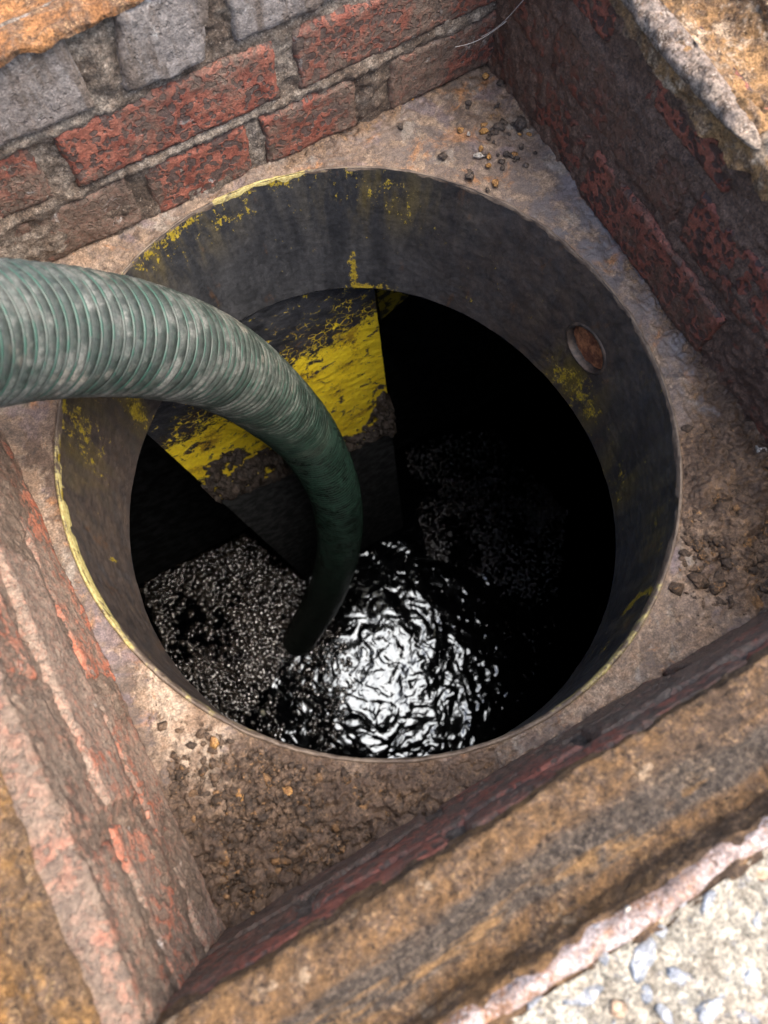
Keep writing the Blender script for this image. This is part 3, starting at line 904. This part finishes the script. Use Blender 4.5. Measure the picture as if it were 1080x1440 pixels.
def build_collar():
    na, nz = 900, 90
    th = np.linspace(-math.pi, math.pi, na, endpoint=False)
    ru, rl = four(UPC, th), four(LOC, th)
    k = np.linspace(0, 1, nz)
    Zp = (0.0028 * (1 - k) + COLLAR_Z * k)
    R = ru[:, None] * (1 - k) + rl[:, None] * k
    TH = np.repeat(th, nz); Z = np.tile(Zp, na); R = R.ravel()
    P = np.stack([R * np.cos(TH), R * np.sin(TH), Z], 1)
    R2 = R + 0.0010 * fbm(P, 45, 4, 91) * 1.0 + 0.0004 * fbm(P, 160, 3, 95)
    P = np.stack([R2 * np.cos(TH), R2 * np.sin(TH), Z], 1)
    D = np.degrees(TH)

    def blob(a, z, sa, sz, amt):
        d = (D - a + 180) % 360 - 180
        z, sz = z * 0.745, sz * 0.8
        return amt * np.exp(-(d / sa) ** 2 - ((Z - z) / sz) ** 2)
    y = np.zeros_like(D)
    for bl in ((80, -0.002, 10, 0.010, 0.5), (64, -0.035, 7, 0.05, 0.24), (55, -0.04, 5, 0.06, 0.26), (104, -0.03, 12, 0.035, 0.12), (85, -0.03, 8, 0.03, 0.2), (67, -0.2, 1.2, 0.04, 0.75), (62, -0.232, 9, 0.010, 0.65),
               (110, -0.02, 7, 0.025, 0.34), (94, -0.035, 4, 0.014, 0.40), (102, -0.004, 12, 0.01, 0.35), (147, -0.03, 7, 0.045, 0.30), (149, -0.085, 8, 0.06, 0.28), (135, -0.19, 3.0, 0.05, 0.75),
               (171, -0.15, 0.7, 0.018, 0.7), (1, -0.205, 8, 0.035, 0.42), (-5, -0.175, 7, 0.03, 0.3), (-12, -0.2, 6, 0.05, 0.3), (-29, -0.2, 5, 0.05, 0.36), (-44, -0.07, 3, 0.010, 0.45),
               (-50, -0.045, 1.6, 0.010, 0.5), (-69, -0.115, 1.6, 0.02, 0.55), (36, -0.2, 2, 0.012, 0.4), (160, -0.002, 25, 0.004, 0.7), (-170, -0.002, 40, 0.003, 0.6), (-80, -0.002, 40, 0.0025, 0.5)):
        y += blob(*bl)
    # curved brush stroke on the right
    aa = np.linspace(-60.5, -59.5, 2)
    zz = -0.006 - 0.08 * np.linspace(0, 1, 24) ** 1.0
    ang = -60 + 1.5 * np.sin(np.linspace(0, 3.1, 24)) - 1.5 * np.linspace(0, 1, 24) ** 2
    stroke = np.zeros_like(D)
    for a, z in zip(ang, zz):
        d = (D - a + 180) % 360 - 180
        stroke = np.maximum(stroke, np.exp(-(d / 1.1) ** 2 - ((Z - z) / 0.008) ** 2))
    y += 0.8 * stroke
    olive = sum(blob(*q) for q in ((-2, -0.2, 12, 0.07, 0.9), (-29, -0.19, 7, 0.07, 0.8), (-45, -0.07, 10, 0.05, 0.5), (-62, -0.08, 9, 0.06, 0.4), (60, -0.04, 14, 0.06, 0.6), (105, -0.03, 14, 0.05, 0.5), (148, -0.06, 12, 0.08, 0.6), (135, -0.19, 5, 0.06, 0.7)))
    brown = smooth(60, -10, np.abs(D - 10)) * 0.9 + smooth(60, 10, np.abs(np.abs(D) - 165)) * 0.9
    fc = grid_faces(na, nz, closed_u=True)
    cen = P[fc].mean(1)                                     # open the port
    rc = np.hypot(cen[:, 0], cen[:, 1])
    ey = (np.arctan2(cen[:, 1], cen[:, 0]) - math.radians(0.5)) * 0.275 / 0.0305; ez = (cen[:, 2] + 0.084) / (0.0305 * 0.85)
    fc = fc[(ey ** 2 + ez ** 2) > 1.0]
    return make('neck_collar', P, fc, M['collar'], parent=tank, attrs={'yellow': y, 'brown': np.clip(brown, 0, 1), 'olive': np.clip(olive, 0, 1)},
                label='black painted neck collar with yellow paint remnants')


collar = build_collar()
# rim edge of the collar standing a few millimetres proud of the plate
b = NB('rim_edge')
ra = b.attr('yel'); rm = b.noise(60, 6, 0.7); rf = b.noise(300, 4, 0.7)
rc = b.mix(b.step(rm, 0.4, 0.62), (0.075, 0.052, 0.037), (0.155, 0.115, 0.082))
rc = b.mix(b.step(b.math('ADD', ra, b.math('MULTIPLY', b.math('SUBTRACT', rm, 0.5), 1.3)), 0.45, 0.62), rc, b.mix(b.step(rf, 0.35, 0.65), (0.26, 0.20, 0.06), (0.42, 0.36, 0.15)))
M['rim'] = b.done(rc, 0.6, b.bump(b.math('ADD', rm, rf), 0.0015, 0.8))
th = np.linspace(-math.pi, math.pi, 720, endpoint=False)
prof = np.array([(-0.0004, -0.012), (-0.0006, 0.0015), (0.0006, 0.0027), (0.0018, 0.0029), (0.0028, 0.0022), (0.0036, 0.000), (0.0048, -0.006)])
ru = four(UPC, th)
R = ru[:, None] + prof[None, :, 0]; Zr = np.repeat(prof[None, :, 1], len(th), 0)
P = np.stack([(R * np.cos(th)[:, None]).ravel(), (R * np.sin(th)[:, None]).ravel(), Zr.ravel()], 1)
P += (0.0014 * fbm(P, 90, 3, 101))[:, None] * np.array([0.6, 0.6, 1.0])
D = np.degrees(np.repeat(th, len(prof)))
yel = np.maximum.reduce([np.exp(-(((D - a + 180) % 360 - 180) / s) ** 2) * m for a, s, m in ((172, 30, 0.72), (84, 16, 0.7), (-75, 28, 0.55), (-150, 25, 0.45), (120, 25, 0.3))])
make('neck_rim', P, grid_faces(len(th), len(prof), closed_u=True), M['rim'], parent=collar, attrs={'yel': yel}, label='rim edge with worn yellow paint')


# round vent port in the collar (right-hand side)
def build_port():
    th0 = math.radians(0.5); zc = -0.084; rad = 0.029
    r = float(four(UPC, np.array([th0]))[0] * 0.43 + four(LOC, np.array([th0]))[0] * 0.57)
    n = 48
    a = np.linspace(0, 2 * math.pi, n, endpoint=False)

    def ringpts(rr, inward):
        yy = rr * np.cos(a); zz = zc + rr * np.sin(a) * 0.85
        th_ = th0 + yy / r
        kk = np.clip((0.0028 - zz) / (0.0028 - COLLAR_Z), 0, 1)
        rad_ = four(UPC, th_) * (1 - kk) + four(LOC, th_) * kk - inward
        return np.stack([rad_ * np.cos(th_), rad_ * np.sin(th_), zz], 1)
    prof = [(rad + 0.0050, -0.002), (rad + 0.0034, 0.0006), (rad + 0.0016, 0.0013), (rad, 0.0012), (rad - 0.0006, 0.0006), (rad - 0.0006, -0.0095)]
    P = np.stack([ringpts(*q) for q in prof], 1).reshape(-1, 3)
    P += 0.0005 * fbm(P, 150, 3, 111)[:, None]
    ring = make('port_ring', P, grid_faces(n, len(prof), closed_u=True, flip=True), M['port_ring'], parent=collar, label='steel ring round the port')
    prof = [(rad, -0.0085), (rad * 0.93, -0.0080), (rad * 0.72, -0.0085), (rad * 0.45, -0.0075), (rad * 0.2, -0.0082), (0.0003, -0.0078)]
    P = np.stack([ringpts(*q) for q in prof], 1).reshape(-1, 3)
    P[:, 0] += 0.0016 * fbm(P, 120, 3, 115)
    make('port_plug', P, grid_faces(n, len(prof), closed_u=True, flip=True), M['port_rust'], parent=collar, label='rusty orange plug inside the port')


build_port()


# tank shell below the neck
def box_shell():
    x0, x1, y0, y1, zb = -1.05, 1.25, -0.95, 0.525, -2.25
    zt = COLLAR_Z - 0.002
    # roof with a round hole
    na, nr = 240, 8
    th = np.linspace(-math.pi, math.pi, na, endpoint=False)
    r0 = four(LOC, th) + 0.0005
    cx, sx = np.cos(th), np.sin(th)
    r1 = np.minimum(np.where(cx > 0, x1 / np.maximum(cx, 1e-6), x0 / np.minimum(cx, -1e-6)), np.where(sx > 0, y1 / np.maximum(sx, 1e-6), y0 / np.minimum(sx, -1e-6)))
    k = np.linspace(0, 1, nr)
    R = r0[:, None] * (1 - k) + r1[:, None] * k
    roof = np.stack([(R * cx[:, None]).ravel(), (R * sx[:, None]).ravel(), np.full(na * nr, zt)], 1)
    make('tank_roof', roof, grid_faces(na, nr, closed_u=True), M['tank_dark'], parent=tank)

    def quad(a, b_, c, d): return np.array([a, b_, c, d], float), np.array([[0, 1, 2, 3]])
    for q in ([(x0, y1, zb), (x1, y1, zb), (x1, y1, zt), (x0, y1, zt)], [(x0, y0, zb), (x1, y0, zb), (x1, y0, zt), (x0, y0, zt)],
              [(x0, y0, zb), (x0, y1, zb), (x0, y1, zt), (x0, y0, zt)], [(x1, y0, zb), (x1, y1, zb), (x1, y1, zt), (x1, y0, zt)]):
        v, f = quad(*q)
        # subdivide and roughen a little
        nu, nv = 60, 50
        s, t = np.meshgrid(np.linspace(0, 1, nu), np.linspace(0, 1, nv), indexing='ij')
        s, t = s.ravel()[:, None], t.ravel()[:, None]
        P = v[0] * (1 - s) * (1 - t) + v[1] * s * (1 - t) + v[2] * s * t + v[3] * (1 - s) * t
        make('tank_wall', P, grid_faces(nu, nv), M['oily_wall'], parent=tank)
    v, f = quad((x0, y0, zb), (x1, y0, zb), (x1, y1, zb), (x0, y1, zb))
    make('tank_floor', v, f, M['oily_wall'], parent=tank)
    # earth cover around the neck so that no daylight leaks between plate and tank roof
    na = 180
    th = np.linspace(-math.pi, math.pi, na, endpoint=False)
    P = np.stack([np.stack([(four(UPC, th) + 0.012) * np.cos(th), (four(UPC, th) + 0.012) * np.sin(th), np.full(na, -0.008)], 1),
                  np.stack([(four(LOC, th) + 0.012) * np.cos(th), (four(LOC, th) + 0.012) * np.sin(th), np.full(na, zt + 0.004)], 1)], 1).reshape(-1, 3)
    make('neck_shell', P, grid_faces(na, 2, closed_u=True), M['tank_dark'], parent=tank)


box_shell()

# vertical rectangular box inside the tank, painted yellow and black above the sludge line
BLp = at_z(430, 812, LIQ_Z); BRp = at_z(568, 742, LIQ_Z)
BOX_Y = (BLp[1] + BRp[1]) / 2
BLp[1] = BRp[1] = BOX_Y
eL = at_axis(205, 608, 1, BOX_Y); eR = at_axis(526, 405, 1, BOX_Y)
ROOF_Z = COLLAR_Z - 0.003
TLp = BLp + (eL - BLp) * ((ROOF_Z - BLp[2]) / (eL[2] - BLp[2]))
TRp = BRp + (eR - BRp) * ((ROOF_Z - BRp[2]) / (eR[2] - BRp[2]))
BLp = BLp + (BLp - TLp) * 0.12; BRp = BRp + (BRp - TRp) * 0.12


def uv_on_face(px, py):
    # intersect the pixel's ray with the (nearly flat) face; bilinear parameters by iteration
    best = None
    for v in np.linspace(0, 1, 400):
        a = TLp * (1 - v) + BLp * v; b_ = TRp * (1 - v) + BRp * v
        d = ray(px, py); n = np.cross(b_ - a, (BLp + BRp - TLp - TRp))
        s = n.dot(a - CAMP) / n.dot(d); X = CAMP + d * s
        u = (X - a).dot(b_ - a) / (b_ - a).dot(b_ - a)
        Y = a + (b_ - a) * u
        e = np.linalg.norm(Y - X)
        if best is None or e < best[0]: best = (e, u, v)
    return best[1], best[2]


uL, vL = uv_on_face(302, 708); uR, vR = uv_on_face(550, 606)
nrm = np.cross(TRp - TLp, BLp - TLp); nrm /= np.linalg.norm(nrm)
if nrm[1] > 0: nrm = -nrm


def vline(u): return vL + (vR - vL) * u


def face_pt(u, v):
    u = np.asarray(u)[:, None]; v = np.asarray(v)[:, None]
    return (TLp * (1 - u) + TRp * u) * (1 - v) + (BLp * (1 - u) + BRp * u) * v


nu, nv = 150, 170
U, K = np.meshgrid(np.linspace(0, 1, nu), np.linspace(0, 1, nv), indexing='ij')
U, K = U.ravel(), K.ravel()
V = K * vline(U)
P = face_pt(U, V)
gz = lambda u0, k0, su, sk: np.exp(-((U - u0) / su) ** 2 - ((K - k0) / sk) ** 2)
P = P + nrm * (0.0018 * fbm(P, 22, 4, 121) + 0.0012 * fbm(P, 90, 3, 125))[:, None]
yel = 0.02 + 0.76 * smooth(0.13, 0.44, K + 0.10 * (U - 0.6)) + 0.18 * gz(0.9, 0.8, 0.25, 0.25) - 0.30 * gz(0.25, 0.66, 0.16, 0.2) + 0.16 * smooth(0.02, 0.2, K) - 0.25 * gz(0.62, 0.72, 0.07, 0.10) - 0.35 * smooth(0.4, 0.0, U) * smooth(0.75, 0.3, K)
baffle = make('box_baffle', P, grid_faces(nu, nv), M['panel'], parent=tank, attrs={'yellow': yel}, label='yellow and black flaking painted box face')
nv2 = 120
U, K = np.meshgrid(np.linspace(0, 1, nu), np.linspace(0, 1, nv2), indexing='ij')
U, K = U.ravel(), K.ravel()
V = vline(U) * (1 - K) + K
P = face_pt(U, V) + nrm * 0.0015
P = P + nrm * (0.0022 * fbm(P, 30, 4, 131))[:, None]
make('wet_panel', P, grid_faces(nu, nv2), M['oily_panel'], parent=baffle, label='oil blackened lower half of the box')
# side faces of the box
depth = np.array([0, 0.18, 0])
for a, b_ in ((TLp, BLp), (TRp, BRp)):
    v = np.array([a, b_, b_ + depth, a + depth]) - nrm * 0
    make('side_panel', v, np.array([[0, 1, 2, 3]]), M['oily_panel'], parent=baffle, shade=False)
# yellow bracket behind the top right corner of the box
q = [at_axis(528, 400, 1, 0.36), at_axis(582, 400, 1, 0.36), at_axis(574, 417, 1, 0.36), at_axis(536, 450, 1, 0.36)]
v = np.array(q + [p + np.array([0, 0.012, 0]) for p in q])
make('bracket', v, np.array([(0, 1, 2, 3), (7, 6, 5, 4), (0, 4, 5, 1), (1, 5, 6, 2), (2, 6, 7, 3), (3, 7, 4, 0)]), M['gusset'], parent=baffle, shade=False)
# sludge crust clinging along the old liquid level
nu, nw = 260, 60
U, K = np.meshgrid(np.linspace(-0.012, 1.012, nu), np.linspace(0, 1, nw), indexing='ij')
U, K = U.ravel(), K.ravel()
wob = fbm(np.stack([U * 9, U * 0, U * 0], 1), 1.0, 4, 171); wob2 = fbm(np.stack([U * 14, U * 0 + 3, U * 0], 1), 1.0, 4, 172)
thick = 0.055 + 0.075 * np.exp(-((U - 0.2) / 0.22) ** 2) + 0.085 * np.exp(-((U - 0.99) / 0.07) ** 2) + 0.03 * wob2
V = vline(U) + 0.010 + 0.006 * wob - K * np.clip(thick, 0.02, 1)
P = face_pt(U, V)
env = np.sin(math.pi * np.clip(K, 0, 1)) ** 0.5
hgt = env * (0.008 + 0.016 * fbm(P, 45, 4, 173) + 0.016 * fbm(P, 100, 3, 175)) - 0.0015 + 0.012 * np.exp(-((U - 0.99) / 0.05) ** 2) * env
make('sludge_crust', P + nrm * hgt[:, None], grid_faces(nu, nw), M['sludge'], parent=baffle, kind='stuff', label='lumpy dark sludge along the old oil level')

# ------------------------------------------------------------------ black oily water and its foam
gx = np.linspace(-1.05, 1.25, 320); gy = np.linspace(-0.95, 0.525, 220)
A, B = np.meshgrid(gx, gy, indexing='ij')
P = np.stack([A.ravel(), B.ravel(), np.full(A.size, LIQ_Z)], 1)
P[:, 2] += 0.0016 * fbm(P, 14, 3, 141)
make('oily_water', P, grid_faces(len(gx), len(gy)), M['liquid'], kind='structure')


def bubbles():
    r = np.random.default_rng(77)
    pts = []
    # dense raft on the left
    polys = [([(196, 820), (345, 752), (430, 818), (420, 900), (330, 1030), (250, 960)], 6200, 0.0013, 0.0115),
             ([(330, 900), (470, 850), (500, 960), (470, 1066), (360, 1050)], 1300, 0.0014, 0.0085),
             ([(568, 625), (690, 600), (800, 720), (780, 860), (600, 780)], 4200, 0.0012, 0.0050),
             ([(480, 780), (700, 740), (790, 880), (700, 1040), (470, 1060)], 420, 0.0012, 0.0050)]
    for poly, n, s0, s1 in polys:
        W = np.array([at_z(x, y, LIQ_Z)[:2] for x, y in poly])
        lo, hi = W.min(0), W.max(0)
        c = 0
        while c < n:
            q = r.uniform(lo, hi, (4000, 2))
            ins = np.zeros(len(q), bool)
            j = len(W) - 1
            for i in range(len(W)):
                xi, yi = W[i]; xj, yj = W[j]
                cond = ((yi > q[:, 1]) != (yj > q[:, 1])) & (q[:, 0] < (xj - xi) * (q[:, 1] - yi) / (yj - yi + 1e-12) + xi)
                ins ^= cond; j = i
            q = q[ins]
            dn = fbm(np.c_[q, np.zeros(len(q))], 11, 5, 7, 0.65)
            q = q[r.random(len(q)) < smooth(-0.42, 0.12, dn) * (1.0 if n > 3000 else 0.6) + 0.03]
            q = q[: n - c]
            sz = s0 + (s1 - s0) * np.where(r.random(len(q)) < 0.3, r.random(len(q)), r.random(len(q)) ** 5)
            pts.append(np.c_[q, sz]); c += len(q)
    pts = np.concatenate(pts)
    seg, rings = 8, 3
    a = np.linspace(0, 2 * math.pi, seg, endpoint=False)
    el = np.array([-0.15, 0.45, 1.0])
    unit = np.array([(math.cos(e) * math.cos(t), math.cos(e) * math.sin(t), math.sin(e)) for e in el for t in a] + [(0, 0, 1)])
    tri = []
    for k in range(rings - 1):
        for i in range(seg):
            p, q_ = k * seg + i, k * seg + (i + 1) % seg
            tri += [(p, q_, q_ + seg), (p, q_ + seg, p + seg)]
    for i in range(seg): tri.append(((rings - 1) * seg + i, (rings - 1) * seg + (i + 1) % seg, rings * seg))
    tri = np.array(tri)
    n = len(pts)
    Vv = unit[None] * pts[:, 2][:, None, None] * np.stack([r.uniform(0.8, 1.25, n), r.uniform(0.8, 1.25, n), r.uniform(0.18, 0.75, n)], 1)[:, None, :]
    Vv[:, :, :2] += pts[:, None, :2]; Vv[:, :, 2] += LIQ_Z + 0.0005
    F = tri[None] + (np.arange(n) * len(unit))[:, None, None]
    make('foam', Vv.reshape(-1, 3), F.reshape(-1, 3), M['foam'], kind='stuff', label='dark foam of oily bubbles floating on the black liquid', cat='foam')


bubbles()
p = at_z(370, 1002, LIQ_Z)
v, f = chunk((p[0], p[1], LIQ_Z + 0.006), 0.0115, 555, flat=1.0, rough=0.08, sub=2)
make('floating_bead', v, f, M['bead'], label='small round cream bead floating on the black liquid', cat='bead')


# ------------------------------------------------------------------ suction hose
def catmull(P, n):
    P = np.asarray(P); P = np.vstack([2 * P[0] - P[1], P, 2 * P[-1] - P[-2]])
    out = []
    for i in range(1, len(P) - 2):
        t = np.linspace(0, 1, n, endpoint=False)[:, None]
        a, b_, c, d = P[i - 1], P[i], P[i + 1], P[i + 2]
        out.append(0.5 * ((2 * b_) + (-a + c) * t + (2 * a - 5 * b_ + 4 * c - d) * t ** 2 + (-a + 3 * b_ - 3 * c + d) * t ** 3))
    out.append(P[-2][None])
    return np.concatenate(out)


def build_hose():
    DIA = 0.105
    ctrl_px = [(-330, 545, 300), (-215, 507, 262), (-110, 481, 231), (0, 468, 203), (105, 468, 181), (205, 480, 161), (298, 508, 136), (372, 556, 112), (435, 620, 89), (471, 695, 73), (477, 765, 62), (460, 830, 54), (430, 884, 48)]
    pts = [at_depth(x, y, DIA * F_PX / w) for x, y, w in ctrl_px]
    p0 = pts[0]
    pre = [p0 + np.array([-0.50, 0.02, -0.03]), p0 + np.array([-0.26, 0.03, 0.02])]
    end = pts[-1] + (pts[-1] - pts[-2]) * 0.8
    end[2] = min(end[2], LIQ_Z - 0.12)
    path = np.array(pre + pts + [end])
    dense = catmull(path, 60)
    for _ in range(60):                                    # gentle smoothing of the centre line
        dense[1:-1] = 0.5 * dense[1:-1] + 0.25 * (dense[:-2] + dense[2:])
    seg = np.r_[0, np.cumsum(np.linalg.norm(np.diff(dense, axis=0), axis=1))]
    Ltot = seg[-1]
    pitch = 0.0128
    per = 9
    n = int(Ltot / pitch * per)
    s = np.linspace(0, Ltot, n)
    Cn = np.stack([np.interp(s, seg, dense[:, k]) for k in range(3)], 1)
    T = np.gradient(Cn, axis=0); T /= np.linalg.norm(T, axis=1)[:, None]
    Nn = np.zeros_like(T)
    v0 = np.array([0, 0, 1.0]); v0 -= T[0] * v0.dot(T[0]); Nn[0] = v0 / np.linalg.norm(v0)
    for i in range(1, n):
        v = Nn[i - 1] - T[i] * Nn[i - 1].dot(T[i]); Nn[i] = v / np.linalg.norm(v)
    Bn = np.cross(T, Nn)
    m = 56
    a = np.linspace(0, 2 * math.pi, m, endpoint=False)
    ph = (s[:, None] / pitch + a[None] / (2 * math.pi)) % 1.0
    bulge = np.sin(math.pi * ph) ** 0.45
    R = DIA / 2 * (0.905 + 0.095 * bulge)
    P = Cn[:, None] + R[..., None] * (np.cos(a)[None, :, None] * Nn[:, None] + np.sin(a)[None, :, None] * Bn[:, None])
    P = P.reshape(-1, 3)
    out = P - np.repeat(Cn, m, 0); out /= np.linalg.norm(out, axis=1)[:, None]
    P += out * (0.0007 * fbm(P, 60, 3, 161))[:, None]
    base = Cn[0].copy(); base[2] = Cn[0][2] - DIA / 2
    h = thing('suction_hose', base, 'ribbed grey green suction hose curving down into the black liquid', 'hose')
    q = grid_faces(n, m, flip=False)
    last = np.stack([np.arange(n - 1) * m + m - 1, np.arange(1, n) * m + m - 1, np.arange(1, n) * m, np.arange(n - 1) * m], 1)
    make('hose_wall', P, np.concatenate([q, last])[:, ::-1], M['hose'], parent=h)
    # green spiral rib lying in the groove
    turns = Ltot / pitch - 2
    k = 44
    cnt = int(turns * k)
    ang = np.linspace(0, turns * 2 * math.pi, cnt)
    # groove where s/pitch + a/2pi is an integer -> s = pitch*(j - a/2pi): run the angle backwards
    ss = ang / (2 * math.pi) * pitch + pitch * 0.5
    idx = lambda A_: np.stack([np.interp(ss, s, A_[:, j]) for j in range(3)], 1)
    c_, n_, b_, t_ = idx(Cn), idx(Nn), idx(Bn), idx(T)
    aa = -2 * math.pi * (ss / pitch)
    rad = np.cos(aa)[:, None] * n_ + np.sin(aa)[:, None] * b_
    sec = [(-0.0019, -0.0016), (-0.0013, 0.0008), (0, 0.0014), (0.0013, 0.0008), (0.0019, -0.0016)]
    P = np.stack([c_ + rad * (DIA / 2 * 0.955 + dy) + t_ * dx for dx, dy in sec], 1).reshape(-1, 3)
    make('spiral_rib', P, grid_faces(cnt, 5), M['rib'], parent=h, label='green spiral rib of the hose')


build_hose()

# ------------------------------------------------------------------ loose rust and stones on the plate
spots = [  # px, py, size px, material, label
    (730, 178, 17, 'flake_dark', 'largest dark rounded stone against the right wall foot'),
    (702, 182, 13, 'flake_dark', 'dark chipped stone left of the largest one in the plate corner'),
    (658, 148, 10, 'flake_dark', 'lone dark brown stone chip below the back wall corner'),
    (661, 250, 13, 'flake_dark', 'dark sparkling stone on the plate at the neck rim'),
    (672, 222, 9, 'flake_pale', 'pale shiny chip just above the sparkling stone'),
    (676, 211, 7, 'flake_orange', 'bright orange rust grain beside the pale shiny chip'),
    (687, 235, 7, 'flake_orange', 'orange rust grain right of the sparkling stone'),
    (682, 110, 9, 'flake_orange', 'tan flat pebble nearest the back corner'),
    (648, 185, 7, 'flake_orange', 'tan rust crumb left of the small white sliver'),
    (659, 190, 5, 'flake_pale', 'small white sliver lying on the plate'),
    (623, 222, 10, 'flake_dark', 'grey stone with orange crumbs left of the shiny chip'),
    (643, 97, 13, 'flake_dark', 'black stone wedged at the foot of the back wall'),
    (578, 141, 8, 'flake_orange', 'tan crumb on the plate edge below the wide mortar joint'),
    (563, 180, 8, 'flake_dark', 'brown flake by the back wall left of the stains'),
    (696, 259, 8, 'flake_orange', 'orange brown crumb close to the neck rim'),
    (704, 120, 11, 'flake_dark', 'brown wedge of rust leaning on the right wall foot')]
rng2 = np.random.default_rng(3)
for i, (px, py, s, mt, lab) in enumerate(spots):
    z = 0.0012
    p = at_z(px, py, z)
    v, f = chunk((p[0], p[1], z + s * 0.00034), s * 0.00050, 1200 + i, flat=0.6, rough=0.4, sub=2)
    make('stone_chip', v, f, M[mt], label=lab, cat='stone', group='loose chips in the plate corner')
for i in range(34):
    px = rng2.normal(706, 24); py = rng2.normal(196, 24) + (px - 700) * 0.5
    p = at_z(px, py, 0.001)
    if p[0] > XR - 0.006 or p[1] > YB - 0.006: continue
    s = rng2.uniform(6, 13)
    v, f = chunk((p[0], p[1], 0.001 + s * 0.0002), s * 0.00040, 1300 + i, flat=0.5, rough=0.4, sub=1)
    make('rust_flake', v, f, M['flake_dark' if i % 5 else 'flake_orange'], label='small rust flake lying among the chips in the far plate corner', cat='rust flake', group='small rust flakes in the plate corner')
# loose pieces on the right-hand heap and front-left crust
for i, (px, py, s, mt, lab, fl) in enumerate((
        (1070, 634, 15, 'flake_pale', 'pale grey short stick at the right plate edge', 0.5), (1010, 678, 12, 'flake_pale', 'whitish chip on the plate above the rust heap', 0.5),
        (1040, 728, 13, 'flake_pale', 'long pale splinter on the rust heap', 0.3), (985, 722, 10, 'flake_orange', 'orange lump at the upper edge of the rust heap', 0.6),
        (340, 1118, 17, 'flake_orange', 'flat tan rust flake in the middle of the brown crust', 0.25), (302, 1046, 13, 'flake_orange', 'ochre rust flake near the rim at front left', 0.25),
        (358, 1285, 9, 'flake_orange', 'orange rust crumb in the near plate corner', 0.5), (405, 1112, 10, 'flake_orange', 'light brown flake right of the flat tan flake', 0.3))):
    p = at_z(px, py, 0.006)
    v, f = chunk((p[0], p[1], 0.0065), s * 0.00042, 1400 + i, flat=fl, rough=0.4, sub=2)
    make('stone_chip' if i < 4 else 'rust_flake', v, f, M[mt], label=lab, cat='stone' if i < 4 else 'rust flake')


def scatter(name, n, cx, cy, sx, sy, s0, s1, seed, mat, label, hgt):
    r = np.random.default_rng(seed)
    parts = []
    while len(parts) < n:
        x, y = r.normal(cx, sx), r.normal(cy, sy)
        if not (XL + 0.004 < x < XR - 0.004 and YF + 0.004 < y < YB - 0.004): continue
        t = math.atan2(y, x)
        if math.hypot(x, y) < float(four(UPC, np.array([t]))[0]) + 0.012: continue
        s = s0 + (s1 - s0) * r.random() ** 4
        z = hgt * math.exp(-((x - cx) / (sx * 1.4)) ** 2 - ((y - cy) / (sy * 1.4)) ** 2) * r.uniform(0.2, 1)
        parts.append(chunk((x, y, z + 0.001 + s * 0.05), s, seed * 1000 + len(parts), flat=0.6, rough=0.4, sub=1))
    v, f = merge(parts)
    make(name, v, f, mat, kind='stuff', label=label, cat='rust scale', shade=True, attrs={'rnd': np.repeat(r.random(len(parts)), len(parts[0][0]))})


scatter('rust_scale', 3200, 0.262, -0.250, 0.034, 0.038, 0.0010, 0.0092, 61, M['scale'], 'crumbly heap of brown rust scale in the right-hand plate corner', 0.012)
scatter('rust_scale', 3000, -0.255, -0.265, 0.080, 0.048, 0.0009, 0.0058, 62, M['scale'], 'coarse brown rust scale covering the near left plate corner', 0.008)

# cobweb strand in the far corner
web = []
for a, b_ in (((676, 52), (736, 0)), ((640, 66), (712, 30))):
    A = at_axis(*a, 1, YB - 0.012); B = at_axis(*b_, 0, XR - 0.012)
    t = np.linspace(0, 1, 14)[:, None]
    c = A * (1 - t) + B * t; c[:, 2] -= 0.006 * np.sin(math.pi * t[:, 0])
    m = 5; an = np.linspace(0, 2 * math.pi, m, endpoint=False)
    ring = np.stack([np.zeros(m), np.cos(an), np.sin(an)], 1) * 0.00022
    Pq = (c[:, None] + ring[None]).reshape(-1, 3)
    fq = grid_faces(14, m)
    web.append((Pq, fq))
v, f = merge(web)
make('cobweb', v, f, M['web'], label='thin cobweb threads across the far pit corner', cat='cobweb')

for o in bpy.data.objects:
    if 'wl' in o: del o['wl']
